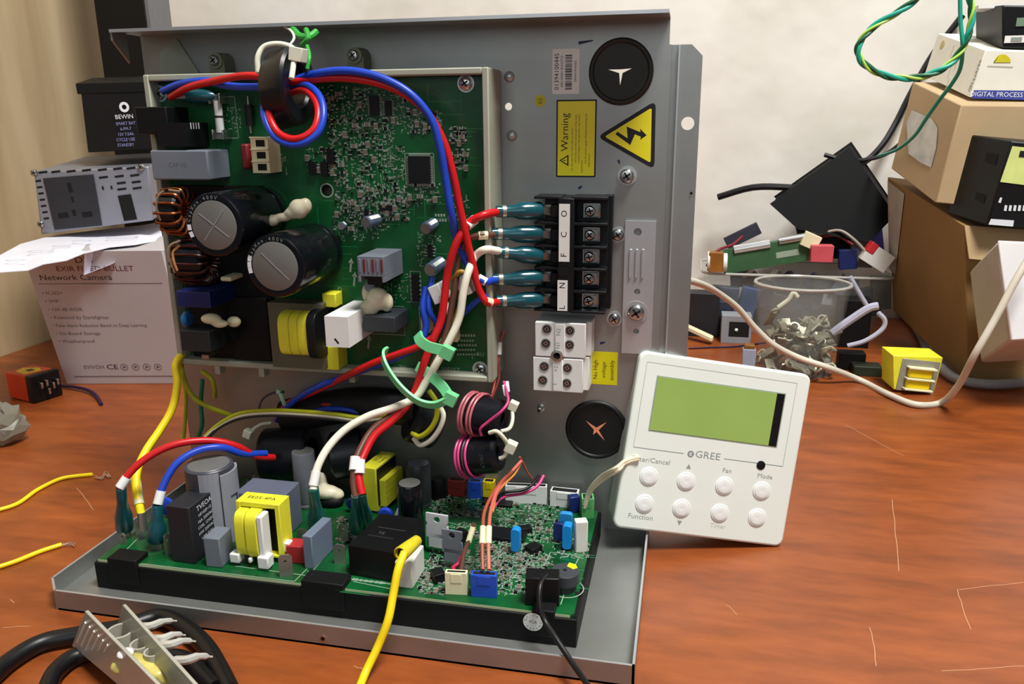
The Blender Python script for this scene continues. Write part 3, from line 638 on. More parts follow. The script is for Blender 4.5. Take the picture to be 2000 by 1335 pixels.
def lline(a_,b_,t_=.04):
    p,q=V((*bz(*a_),0)),V((*bz(*b_),0)); d=(q-p).normalized(); n=V((-d.y,d.x,0))*t_/2; z=V((0,0,PZ+.007))
    pc.add([p-n+z,q-n+z,q+n+z,p+n+z],[(0,1,2,3)])
for a_,b_ in (((690,1135),(775,1152)),((275,1100),(575,1135)),((575,1135),(600,1110)),((240,1080),(275,1045)),((1095,1180),(1115,1120)),((1115,1120),(1130,1090)),((1075,1078),(1145,1085)),((600,1115),(640,1122)),((460,1105),(610,1125)),((1000,1130),(1035,1100)),((610,1115),(660,1060)),((1060,1110),(1075,1078))): lline(a_,b_)
for i in range(34): lsilk(684+i*2.8,1130+i*.35,.05,R.uniform(.08,.2))
pc.m(M_trace)
for _ in range(50): lsilk(R.uniform(640,1140),R.uniform(1000,1170),R.uniform(.3,1.5),.04,.003)
pc.m(M_pad)
for _ in range(230):
    q=R.choice(LR); lsilk(R.uniform(q[0],q[2]),R.uniform(q[1],q[3]),.08,.07,.009)
pc.build('circuit_board',lb)
chips(lb,LB,bz,LR[:12]+LR[14:],84)
st=MB(M_pad)
for _ in range(460):
    q=R.choice(LR); c=bz(R.uniform(q[0],q[2]),R.uniform(q[1],q[3])); g=LB.at(*c).rot(R.choice([0,math.pi/2])); k=R.random()
    st.m(M_pad if k<.5 else M_blk2 if k<.75 else M_smdb).box(g,-.08,-.05,0,.08,.05,.06)
o=st.build('tiny_surface_parts',lb,smooth=False); o['kind']='stuff'
def lcyl(cx_,py0,py1,wpx,mt,name='electrolytic_capacitor',lab_=None,topm=None,band=None):
    """standing can: centre column, image row of its base centre and of its top centre, width in pixels"""
    x_,y_=bz(cx_,py0); h=hz(x_,y_,py1)-PZ; r=wpx/2*(V((x_,y_,PZ+h))-CAM).dot(FW)/FPX
    F_=Fr((x_,y_,PZ)); mb=MB(mt).lathe(F_,[(r*.95,0),(r,.08),(r,.18),(r*.96,.24),(r,.3),(r,h-.06),(r*.94,h)],28)
    mb.m(topm or mt).lathe(F_.at(0,0,h),[(r*.86,-.01),(r*.84,.012)],26)
    if band:
        mb.m(band)
        for i in range(4): a=-.35+.2*i-1.0; g=F_.rot(a); mb.box(g,r*.99,-r*.11,.1,r*1.012,r*.11,h-.1)
    return mb,F_,r,h
def lbox(p0,p1,p2,pytop,m,name,lab_=None,bev=.05,deco=None):
    """box from three base corners (left, front, right pixels) and the image row of the front corner's top"""
    a_,b_,c_=[V((*bz(*p),PZ)) for p in (p0,p1,p2)]
    u=(c_-b_); v_=(a_-b_); u1=u.normalized(); v_=v_-u1*v_.dot(u1); h=hz(b_.x,b_.y,pytop)-PZ
    F_=Fr(b_,u1,v_ .normalized(),(0,0,1)); mb=MB(m).box(F_,0,0,0,u.length,v_.length,h)
    if deco: deco(mb,F_,u.length,v_.length,h)
    return mb.build(name,lb,lab_,bevel=bev),F_,u.length,v_.length,h
mb,F_,r,h=lcyl(424,1045,905,92,mat('charcoal capacitor sleeve','#3d4048',.4,0,.05),topm=M_alu,band=mat('light grey can stripe','#8c8f98',.45,0,.03))
g=F_.rot(-1.95); g=Fr(F_.p(0,0,h*.55)+g.x*(r*1.005),g.y,(0,0,1),g.x)
mb.m(M_inkg).torus(g.at(0,.25),.22,.025,20,5,.3).text(g.at(0,-.3,.005),'105°C',.28).text(g.at(0,0.3,.005),'CD',.2)
cap=mb.build('electrolytic_capacitor',lb,'large grey can capacitor with a plastic collar')
cm=MB(mat('light grey collar plastic','#8b8e96',.45,0,.03)); g=F_.rot(-.25)
for i in range(9):
    a0_=-.62+.16*i; a1_=a0_+.17; P=[(r*1.02*math.cos(a),r*1.02*math.sin(a)) for a in (a0_,a1_)]+[(r*1.12*math.cos(a),r*1.12*math.sin(a)) for a in (a1_,a0_)]
    cm.prism(F_,P,.02,h-.25)
cm.m(mat('collar latch shadow gap','#3a3c42',.5)).box(F_.rot(-.1),r*1.1,-.2,h-1.5,r*1.13,.25,h-1.42).box(F_.rot(-.1),r*1.1,.18,h-2.2,r*1.13,.25,h-1.45)
cm.build('collar',cap)
mb=MB(mat('charcoal relay case','#202126',.5,0,.05))
def tv(mb,F_,w,d,h):
    mb.m(M_inkw); 
    gx=Fr(F_.p(w+.004,0,0),F_.y,F_.z,F_.x)
lbo=lbox((340,1094),(382,1102),(436,1056),992,mat('charcoal relay case','#202126',.5,0,.05),'relay','tall black relay with white print TVEOA')
F_,w,d,h=lbo[1:]; pr=MB(M_inkw)
gx=Fr(F_.p(w*.5,-.006,0),F_.x,F_.z,-F_.y)     # right-hand printed face
pr.text(gx.at(0,h-.32,0).rot(.06),'TVEOA',.36)
for i,tx in enumerate(('HF102F-12','16A 250VAC','COIL 12VDC','HW 250VAC','U08 TUV')): pr.text(gx.at(0.0,h-.68-.3*i,0).rot(.06),tx,.22)
pr.build('case_print',lbo[0])
lbox((405,1104),(434,1109),(458,1084),1052,M_gry,'film_capacitor','small grey block by the yellow transformer')
lbox((470,1040),(560,1053),(592,1020),970,mat('slate film case','#5b6172',.45,0,.04),'film_capacitor','wide slate block behind the yellow transformer',.07)
lbox((563,1096),(600,1102),(612,1085),1068,mat('brick red film case','#a3262a',.45,0,.05),'film_capacitor','small brick red block')
lbox((604,1100),(613,1112),(652,1072),1048,M_gryb,'film_capacitor','thin upright blue-grey block')
# yellow transformer EE25
a_,b_=V((*bz(462,1098),PZ)),V((*bz(548,1108),PZ)); u=(b_-a_); F_=Fr(a_,u,(0,0,1).__class__ and V((-u.y,u.x,0)),(0,0,1)); wd=u.length; ht=hz(a_.x,a_.y,988)-PZ
core=MB(M_yel2); f2=Fr(F_.p(0,.35,0),F_.x,F_.z,-F_.y)
def frame_prism(mb,fr_,x0_,y0_,x1_,y1_,t_,dp):
    mb.box(fr_,x0_,y0_,-dp,x0_+t_,y1_,0).box(fr_,x1_-t_,y0_,-dp,x1_,y1_,0).box(fr_,x0_+t_,y1_-t_,-dp,x1_-t_,y1_,0).box(fr_,x0_+t_,y0_,-dp,x1_-t_,y0_+t_*.6,0)
frame_prism(core,f2,.05,.25,wd,ht+.1,.24,1.0); core.m(M_blk2).box(f2,.29,.4,-.9,wd-.24,ht-.14,-.35)
core.m(M_ink).text(Fr(f2.p(wd/2,ht+.105,-.5),F_.x,F_.y,F_.z),'EE25-4PA',.34,1.05)
eo=core.build('transformer',lb,'yellow taped transformer printed EE25-4PA',bevel=.03)
mb=MB(M_yel2)
zc=(.45+ht-.2)/2; rz=(ht-.2-.45)/2+.0
mb.prism(Fr(F_.p(.22,.35,zc),(F_.y)*-1,F_.z,F_.x),[(.62*p,rz*q) for p,q in prof[:-1]],0,.5); mb.prism(Fr(F_.p(.78,.35,zc),(F_.y)*-1,F_.z,F_.x),[(.68*p,(rz+.03)*q) for p,q in prof[:-1]],0,.6); mb.build('tape_coil',eo,bevel=.05)
mb=MB(M_white).box(F_,1.4,-.3,.1,1.68,.4,ht-.25).box(F_,1.35,-.45,.1,1.9,.1,.7).box(F_,-.15,-.3,.15,.35,.2,.62).box(F_,wd-.1,.5,.5,wd+.25,.9,1.0).box(F_,.8,-.32,.25,.98,-.1,.5); mb.build('bobbin',eo,bevel=.06)
# tall yellow transformer behind
a_,b_,c_=V((*bz(708,985),PZ)),V((*bz(738,1003),PZ)),V((*bz(776,968),PZ)); u=c_-b_; F_=Fr(b_,u,V((-u.y,u.x,0)),(0,0,1)); ln=u.length; ht=hz(b_.x,b_.y,915)-PZ; dp=.85
core=MB(M_yel2).box(F_,0,0,.1,ln,dp,ht)
core.m(M_ink).text(Fr(F_.p(ln*.55,dp*.6,ht+.004),F_.x,F_.y,F_.z),'EE22',.34).text(Fr(F_.p(ln*.5,dp*.2,ht+.004),F_.x,F_.y,F_.z),'TRANS',.24)
core=core.build('transformer',lb,'tall yellow transformer beside the red wires',bevel=.05)
mb=MB(M_blk).box(F_,.12,-.05,.4,ln-.05,.02,ht-.12); mb.build('bobbin',core,bevel=.02)
mb=MB(M_yel2).box(F_,.25,-.4,.35,ln-.02,-.02,ht-.75); mb.m(mat('tape fold','#b0ad22',.4)); [mb.box(F_,.25,-.406,z_,ln-.02,-.395,z_+.03) for z_ in (.8,1.1,1.4)]; mb.build('tape_coil',core,bevel=.12)
# relays, semiconductors
lbo=lbox((682,1112),(690,1132),(812,1135),1075,M_blk,'x') if 0 else None
a_,b_,c_=V((*bz(684,1122),PZ)),V((*bz(775,1138),PZ)),V((*bz(826,1060),PZ)); u=b_-a_; vv=c_-b_; hh=hz(b_.x,b_.y,1080)-PZ
F_=Fr(a_,u,V((-u.y,u.x,0)),(0,0,1)); dd=vv.length*.9; 
mb=MB(M_blk); p=[F_.p(0,0,0),F_.p(u.length,0,0),F_.p(u.length,dd,0),F_.p(0,dd,0)]; mb.hexa(p+[q+V((0,0,hh)) for q in p])
mb.m(mat('grey case scuffs','#4a4b50',.5,0,0)).box(F_,.5,dd*.6,hh,1.9,dd*.6+.03,hh+.004).box(F_,.4,dd*.35,hh,1.7,dd*.35+.02,hh+.004).text(F_.at(u.length*.4,dd*.45,hh+.005),'TE',.3)
mb.build('relay',lb,'large black power relay lying near the front edge',bevel=.06)
lbox((777,1140),(806,1150),(830,1112),1100,mat('off white relay case','#dcdad2',.5,0,.04),'relay','small white relay beside the black power relay')
def to220(px,py,pt,wpx,m,lab_,hole=True):
    x_,y_=bz(px,py); ht=hz(x_,y_,pt)-PZ; w=wpx*(V((x_,y_,PZ))-CAM).dot(FW)/FPX; F_=Fr((x_,y_,PZ+.15),(1,-.12,0),(0,0,1),(-.12,-1,0))
    mb=MB(m).plate(F_,[(-w/2,ht*.35),(w/2,ht*.35),(w/2,ht*.62),(w/2-.08,ht*.68),(w/2,ht*.74),(w/2,ht-.15),(-w/2,ht-.15),(-w/2,ht*.74),(-w/2+.08,ht*.68),(-w/2,ht*.62)],[circ(0,ht*.8,.16,14)],.1)
    mb.box(F_,-w*.42,ht*.1,-.02,w*.42,ht*.45,.05)
    mb.m(M_blk).box(F_,-w/2,ht*.1,-.3,w/2,ht*.55,-.04); mb.m(M_tin)
    for i in(-1,0,1): mb.box(F_,i*w*.3-.04,-.15,-.16,i*w*.3+.04,ht*.12,-.1)
    return mb.build('power_transistor',lb,lab_,bevel=.015)
to220(856,1082,1003,46,mat('white insulated tab','#d9dcdf',.3,.2,.02),'bright silver tab transistor'); to220(885,1110,1035,42,M_gry,'dull grey tab transistor')
def conn(p0,p1,p2,pt,m,lab_,n=3,name='wire_plug'):
    def d(mb,F_,w,dd,h):
        mb.m(M_dark).box(F_,.08,.08,h-.02,w-.08,dd-.08,h+.005); mb.m(m).box(F_,w*.25,-.02,h*.55,w*.75,.03,h*.95)
    return lbox(p0,p1,p2,pt,m,name,lab_,.03,d)
cw=conn((868,1152),(870,1160),(913,1162),1118,M_ivory,'ivory plug near the front edge'); cb=conn((918,1155),(920,1165),(970,1168),1122,M_blu3,'blue plug near the front edge')
mb,F_,r,h=lcyl(804,1030,942,50,M_sleeve,topm=M_alu); mb.build('electrolytic_capacitor',lb,'glossy black can capacitor behind the power relay')
mb,F_,r,h=lcyl(820,985,903,48,mat('smoky grey can sleeve','#3b3e41',.35,0,.05),topm=M_gry); mb.build('electrolytic_capacitor',lb,'smoky grey can capacitor behind the black one')
mb,F_,r,h=lcyl(858,972,934,28,M_blk2); mb.build('electrolytic_capacitor',lb,'short matte black can capacitor')
mb,F_,r,h=lcyl(600,985,880,44,mat('grey can sleeve','#6d7076',.4,0,.05),topm=M_alu,band=None); mb.build('electrolytic_capacitor',lb,'slim grey can capacitor behind the white wire')
conn((873,960),(875,968),(908,970),938,mat('maroon plug plastic','#7a231c',.5,0,.05),'maroon plug on the rear edge'); conn((913,965),(915,973),(940,975),940,M_blu3,'blue plug on the rear edge'); conn((941,962),(943,970),(965,972),940,mat('bright yellow plastic','#ecd318',.45),'yellow plug on the rear edge')
conn((985,975),(987,982),(1068,985),948,M_white,'long white plug on the rear edge'); conn((1072,978),(1074,988),(1128,994),958,M_white,'shorter white plug on the rear edge')
lbox((1110,995),(1113,1003),(1133,1000),972,M_navy,'film_capacitor','navy block in front of the white plugs')
go=conn((1133,1000),(1136,1012),(1160,1012),974,mat('light green terminal plastic','#5cb16a',.45,0,.05),'green screw terminal on the right edge',name='screw_terminal'); 
def bcap(px,py,pt,w,m,t_=.18,lab_=None,rot=0):
    x_,y_=bz(px,py); h=hz(x_,y_,pt)-PZ; F_=Fr((x_,y_,PZ)).rot(rot); ww=w*(V((x_,y_,PZ))-CAM).dot(FW)/FPX
    mb=MB(m).prism(Fr(F_.o,F_.x,F_.z,-F_.y),rrect(-ww/2,.12,ww/2,h,min(ww/2-.01,.16),4),-t_,t_); mb.m(M_tin).box(F_,-ww*.3,-.03,0,-ww*.2,.03,.15).box(F_,ww*.2,-.03,0,ww*.3,.03,.15)
    return mb.build('film_capacitor',lb,lab_,bevel=.05)
bcap(1008,1078,1030,18,M_blu2,.2,'bright blue dipped capacitor standing alone'); bcap(1108,1072,1022,18,M_blu2,.25,'front of two bright blue dipped capacitors'); bcap(1105,1045,1000,26,mat('mid blue lacquer','#2f8fd0',.3),.15,'rear of two bright blue dipped capacitors'); bcap(1092,1058,1020,22,M_navy,.12,'flat navy disc beside the blue dipped capacitors')
lbox((1122,1070),(1124,1080),(1148,1078),1020,mat('off white relay case','#dcdad2',.5,0,.04),'relay','upright white block at the right edge')
# blue discs, glue, black parts behind
for px,py,r,m in ((328,985,.5,mat('blue disc lacquer two','#2448c8',.35)),(345,1000,.3,M_gry),(755,1000,.42,mat('blue disc lacquer two','#2448c8',.35)),(690,975,.35,M_navy)):
    x_,y_=bz(px,py+25); F_=Fr((x_,y_,PZ+.15+r),(1,0,0),(0,0,1),(0,-1,0)); mb=MB(m).lathe(F_,[(r*.8,-.12),(r,-.05),(r,.05),(r*.8,.12)],22); mb.m(M_tin).cyl((x_-.1,y_,PZ),(x_-.1,y_,PZ+.3),.035).cyl((x_+.1,y_,PZ),(x_+.1,y_,PZ+.3),.035); mb.build('disc_varistor',lb)
x_,y_=bz(640,985); mb=MB(M_cream); mb.ball((x_,y_,PZ+.75),(.75,.5,.4)).ball((x_+.45,y_+.1,PZ+.6),(.5,.4,.35)).ball((x_-.3,y_+.2,PZ+1.2),(.25,.25,.6)); melt(mb.build('glue_blob',lb)); mb=MB(M_blk2).ball((x_+.2,y_,PZ+.28),(.75,.5,.35)); mb.build('coil',lb,'black coil under the glue')
x_,y_=bz(790,1010); MB(M_white).lathe(Fr((x_-.3,y_,PZ)),[(.28,0),(.06,.5)],14).build('spacer',lb)
for q in (((875,1062),(890,1070),(915,1055),1050),((1020,1078),(1040,1085),(1060,1075),1074),((985,1040),(1005,1046),(1040,1040),1036),((835,1130),(850,1142),(872,1136),1124)): lbox(*q[:3],q[3],M_blk,'chip',None,.02)
x_,y_=bz(992,1048); mb=MB(M_blk).box(LB,x_-1.0,y_-.55,.02,x_+.9,y_+.55,.22); mb.m(M_pad); [mb.box(LB,x_-.9+i*.19,s*.62-.06+y_,0,x_-.84+i*.19,s*.62+.06+y_,.06) for i in range(10) for s in(-1,1)]; mb.build('chip',lb,'long black controller chip',bevel=.02)
x_,y_=bz(968,985); mb=MB(M_blk).box(LB,x_-.7,y_-.3,.02,x_+.9,y_+.3,.18); mb.m(M_pad); [mb.box(LB,x_-.6+i*.17,-.36-.05+y_,0,x_-.55+i*.17,-.36+.06+y_,.05) for i in range(9)]; mb.build('chip',lb,bevel=.02)
# buzzer
x_,y_=bz(1103,1148); F_=Fr((x_,y_,PZ)); mb=MB(mat('dark grey buzzer case','#3a3d42',.5,0,.05)).lathe(F_,[(.5,0),(.5,.35),(.62,.37),(.62,.85),(.58,.9)],32); mb.m(M_hole).lathe(F_.at(0,0,.9),[(.1,0),(.1,.006)],12)
bo=mb.build('buzzer',lb); mb=MB(mat('fluorescent yellow sticker','#d8e81a',.5)); mb.prism(F_.at(0,0,.905),[(.05,.28),(.35,.1),(.52,.25),(.4,.5),(.1,.6)],0,.02); mb.build('sticker',bo,'fluorescent yellow scrap')
pc_=MB(M_silk).torus(F_.at(.1,0,.012),.72,.025,36,5,.3,-2.0,.8); pc_.build('printed_ring',lb)
lbox((1022,1160),(1026,1182),(1092,1185),1128,M_blk,'socket','black power socket at the front edge',.05)
x_,y_=bz(1128,1158); MB(M_hole).lathe(LB.at(x_,y_,.004),[(.13,0),(.13,.006)],14).build('screw_hole',lb)
# round approval sticker on the tray wall
c=aY(1041,1214,Y0-.215); g=Fr(c,(1,0,0),(0,0,1),(0,-1,0)); mb=MB(M_white).prism(g,circ(0,0,.42,28),0,.01); mb.m(M_ink)
for k,ch in enumerate('PASSED-QC-OK-'): a=-2*math.pi*k/13; mb.text(Fr(g.p(.32*math.cos(a),.32*math.sin(a),.013),g.x,g.y,g.z).rot(a-math.pi/2),ch,.13)
mb.text(g.at(0,0,.013),'FCA',.18); mb.build('round_sticker',lb)
# spade tabs
def tab(px,py,h=.7,w=.62,ang=0,lab_=None):
    x_,y_=bz(px,py); F_=Fr((x_,y_,PZ)).rot(ang); g=Fr(F_.o,F_.x,F_.z,-F_.y)
    mb=MB(M_tin).plate(g,[(-w/2,0),(w/2,0),(w/2,h-.12),(w/2-.12,h),(-w/2+.12,h),(-w/2,h-.12)],[circ(0,h*.7,.07,10)],.08); return mb.build('spade_terminal',lb,bevel=.01)
tab(560,1125,1.1,.6,.3); tab(592,1065,.9,.5,.1); tab(665,1100,1.0,.55,.1); tab(672,1055,.9,.5,.1); tab(275,1045,.75,.4,.5); tab(330,1082,1.1,.3,.8); tab(242,1062,.6,.3)
# ================================================================ BLACK TERMINAL BLOCK
def tbp(px,py,v): c=aY(px,py,-v); return c.x,c.z
tl,brr=aY(1047,385,-1.6),aY(1188,612,-1.6)
tb=thing('terminal_block','black five-way screw terminal block marked O C F N L on the steel panel','terminal block',((tl.x+brr.x)/2,-.1,brr.z))
xL,xR,zT,zB=tl.x,brr.x-.15,tl.z,brr.z; BW=xR-xL
mb=MB(M_blk).box(PV,xL+.3,zB,.02,xR+.0,zT,.9).box(PV,xL+BW*.33,zB+.05,.9,xL+BW*.55,zT-.02,1.9)
mb.box(PV,xR-.25,zB,.02,xR+.15,zT+.05,.6)
mb.build('base',tb,bevel=.04)
rows=[aY(1130,y_,-1.5).z for y_ in (413,460,503,546,590)]
edges=[zT-.02]+[(rows[i]+rows[i+1])/2 for i in range(4)]+[zB+.04]
for e in edges: MB(M_blk).box(PV,xL+BW*.5,e-.06,.1,xR,e+.06,1.75).build('divider',tb,bevel=.02); MB(M_blk).box(PV,xL-.1,e-.06,.1,xL+BW*.36,e+.06,1.6).build('divider',tb,bevel=.02)
for z_ in rows:
    xc=xL+BW*.76
    mb=MB(M_steel).box(PV,xc-.42,z_-.36,.85,xc+.42,z_+.36,.98).box(PV,xc-.3,z_-.3,.98,xc+.36,z_+.3,1.12); p_=mb.build('clamp_plate',tb,bevel=.03)
    mb=MB(); screw(mb,PV.at(xc-.05,z_,1.1).rot(R.uniform(0,2)),.26,.16,False); mb.build('screw',p_)
    MB(M_tin).box(PV,xL-.15,z_-.26,.9,xL+BW*.3,z_+.26,.99).build('tab',tb,bevel=.02)
    MB(M_blk2).box(PV,xL+BW*.2,z_-.3,.9,xL+BW*.34,z_+.3,1.5).build('tab_hood',tb,bevel=.05)
mb=MB(M_blk).lathe(PV.at(xL+BW*.42,(rows[2]+rows[3])/2,1.6),[(.33,0),(.33,.32),(.26,.32),(.26,.1)],20,caps=False); mb.m(M_dark).lathe(PV.at(xL+BW*.42,(rows[2]+rows[3])/2,1.6),[(.25,0),(.25,.12)],16); mb.build('mounting_boss',tb)
def strip(p0,p1,chs):
    a_,b_=aY(*p0,-1.92),aY(*p1,-1.92); mb=MB(M_white).box(PV,a_.x,b_.z,1.9,b_.x,a_.z,1.93); mb.m(M_ink)
    for ch,px,py in chs: q=aY(px,py,-1.93); mb.text(PV.at((a_.x+b_.x)/2,q.z,1.934).rot(math.pi/2),ch,.4)
    mb.build('marker_strip',tb,'white strip lettered '+' '.join(c[0] for c in chs))
strip((1092,398),(1112,511),(('O',1103,417),('C',1101,458),('F',1098,498))); strip((1089,547),(1108,607),(('N',1098,557),('L',1097,600)))
# ================================================================ WHITE TERMINAL BLOCK
a_,b_=aY(1043,628,-1.7),aY(1140,768,-1.7)
wt=thing('ceramic_terminal_block','white four-pole screw terminal block below the black one','terminal block',((a_.x+b_.x)/2,-.1,b_.z))
zm=(a_.z+b_.z)/2
for z0_,z1_,dx in ((zm+.03,a_.z,.05),(b_.z,zm-.03,-.05)):
    mb=MB(M_white).box(PV,a_.x+dx,z0_,.02,b_.x+dx+.25,z1_,1.25).box(PV,a_.x+dx,z0_,1.2,b_.x+dx,z1_,1.7); 
    mb.box(PV,(a_.x+b_.x)/2-.25+dx,z0_+.05,1.7,(a_.x+b_.x)/2+.25+dx,z1_-.05,1.78); mb.build('housing',wt,bevel=.07)
mb=MB()
for px,py in ((1068,642),(1113,645),(1066,670),(1112,673),(1063,715),(1108,718),(1060,742),(1107,748)):
    c=aY(px,py,-1.72); mb=MB(mat('grey screw well','#6a6a66',.5,.3)).lathe(PV.at(c.x,c.z,1.7),[(.24,0),(.24,.04),(.17,.045),(.17,.0)],18); mb.m(M_steel).lathe(PV.at(c.x,c.z,1.705),[(.13,0),(.12,.05)],14); mb.m(M_dark).box(PV.at(c.x,c.z,1.75).rot(.6),-.11,-.02,0,.11,.02,.01).box(PV.at(c.x,c.z,1.75).rot(2.1),-.11,-.02,0,.11,.02,.01); mb.build('screw',wt)
c=aY(1088,694,-1.75); mb=MB(M_tin).lathe(PV.at(c.x,c.z,1.6),[(.3,0),(.3,.22),(.18,.24),(.18,.1)],20); mb.m(M_dark).lathe(PV.at(c.x,c.z,1.7),[(.17,0),(.16,.08)],14); mb.build('mounting_eyelet',wt)
for tx,px,py in (('E2',1090,647),('E1',1088,672),('A2',1086,722),('A1',1085,748)): pass
mb=MB(M_inkg)
for tx,px,py in (('N2',1091,648),('N1',1090,674),('+2',1086,720),('1',1084,750)): c=aY(px,py,-1.79); mb.text(PV.at(c.x,c.z,1.783).rot(math.pi/2),tx,.3)
mb.build('embossed_marks',wt)
# ================================================================ WALL CONTROLLER
yw,pt_,rl=.313,-.188,.176; Mr=Matrix.Rotation(yw,3,'Z')@Matrix.Rotation(pt_,3,'X')@Matrix.Rotation(rl,3,'Y')
ex,ey,ez=Mr@V((1,0,0)),Mr@V((0,1,0)),Mr@V((0,0,1)); co=V((25.252,-2.544,1.56)); s_=9.02; th=2.0
ct=thing('wall_controller','square white wired remote controller with green screen leaning on the bracket','controller',(29,-2,0))
KF=Fr(co,ex,ez,-ey)              # x right, y up the face, z out of the face
mb=MB(mat('white controller plastic','#e4ebe2',.38,0,.015,20)).prism(KF,rrect(0,0,s_,s_,.42,6),-.55,0); mb.m(mat('controller back shell','#c9ccc8',.5,0,.02)).prism(KF,rrect(.12,.12,s_-.12,s_-.12,.4,6),-th,-.56)
body=mb.build('housing',ct,bevel=.12,segs=3)
def kf(px,py):                   # pixel on the face
    r=ray(px,py); t_=(co-CAM).dot(KF.z)/r.dot(KF.z); d=CAM+r*t_-co; return d.dot(KF.x),d.dot(KF.y)
def kquad(mb,c,z0_,z1_): P=[kf(*q) for q in c]; mb.prism(KF,P[::-1],z0_,z1_)
xa,ya=kf(1270,852); xb,yb=kf(1532,762); xc_=kf(1285,735)[0]
sx0,sy0=kf(1267,845); sx1,sy1=kf(1533,775); 
p1,p2,p3,p4=kf(1286,733),kf(1533,772),kf(1515,872),kf(1268,838)
sxa,sxb=(p1[0]+p4[0])/2,(p2[0]+p3[0])/2; sya,syb=(p3[1]+p4[1])/2,(p1[1]+p2[1])/2
mb=MB(mat('grey screen surround','#9aa69a',.5)).box(KF,sxa-.06,sya-.06,.0,sxb+.06,syb+.06,.012); fr0=mb.build('screen_frame',ct)
m=mat('green liquid crystal screen','#95b25c',.16,0,.05,14,coat=.5)
mb=MB(m).box(KF,sxa,sya,.012,sxb-.42,syb,.03); mb.build('screen',ct); MB(M_blk).box(KF,sxb-.42,sya,.012,sxb,syb,.03).build('screen_edge',ct,'black strip at the right end of the screen')
ink=MB(M_inkg)
la,lb2,lc,ld=kf(1263,706),kf(1239,870),kf(1532,914),kf(1566,790)
def kline(p,q,t_=.035):
    p,q=V((*p,0)),V((*q,0)); d=(q-p).normalized(); n=V((-d.y,d.x,0))*t_/2; ink.add([KF.p(*(w_.xy),.006) for w_ in (p-n,q-n,q+n,p+n)],[(0,1,2,3)])
lx0=(la[0]+lb2[0])/2; ly0=lb2[1]; ly0=(kf(1239,870)[1]+kf(1530,913)[1])/2; lx1=kf(1534,880)[0]; ly1=kf(1263,706)[1]
ink.m(mat('light grey line','#b8bdb8',.6)); kline((lx0,ly1),(lx0,ly0)); kline((lx0,ly1),(lx1,ly1)); kline((lx1,ly1),(lx1,ly0))
ink.m(M_inkg); kline((lx0,ly0),(kf(1333,0)[0] if 0 else lx0+(lx1-lx0)*.33,ly0)); kline((lx0+(lx1-lx0)*.6,ly0),(lx1,ly0))
gx_,gy_=kf(1378,889); ink.text(KF.at(gx_+.12,gy_,.006),'GREE',.5,1.15); gx_,gy_=kf(1349,886); MB(M_inkg).plate(KF.at(gx_,gy_,.006),circ(0,0,.17),[circ(.02,0,.09)],.004).box(KF.at(gx_,gy_,.004),0,-.03,0,.17,.03,.004).build('emblem',ct)
for tx,px,py,sz in (('Enter/Cancel',1272,899,.36),('Function',1251,1009,.36),('Fan',1420,919,.34),('Mode',1494,930,.34)): a_,b_=kf(px,py); ink.m(mat('soft grey legend','#8f9792',.6)).text(KF.at(a_,b_,.006),tx,sz,1.05)
a_,b_=kf(1402,1027); ink.m(mat('faded legend','#c3cbb8',.6)).text(KF.at(a_,b_,.006),'Timer',.34)
ink.m(mat('soft grey legend','#8f9792',.6))
for px,py,d in ((1345,911,1),(1327,1020,-1)): a_,b_=kf(px,py); ink.add([KF.p(a_-.13,b_-.1*d,.006),KF.p(a_+.13,b_-.1*d,.006),KF.p(a_,b_+.14*d,.006)],[(0,1,2)] if d>0 else [(2,1,0)])
ink.build('printed_legends',ct)
a_,b_=kf(1486,908); MB(M_blk).lathe(KF.at(a_,b_,0),[(.23,0),(.23,.03),(.18,.05)],24).build('sensor_window',ct,'small round black window')
BT=[(1268,929),(1341,938),(1415,949),(1489,960),(1258,981),(1330,991),(1405,1001),(1476,1013)]
bx=[(kf(*BT[i])[0]+kf(*BT[i+4])[0])/2 for i in range(4)]; by=[sum(kf(*BT[i])[1] for i in range(4))/4,sum(kf(*BT[i])[1] for i in range(4,8))/4]
for j in range(2):
    for i in range(4):
        F_=KF.at(bx[i],by[j],0); mb=MB(mat('white button rubber','#e8ece8',.35,0,0)).torus(F_,.42,.06,30,8); mb.lathe(F_,[(.38,0),(.38,.08),(.3,.11),(.02,.06)],28); mb.build('button',ct)
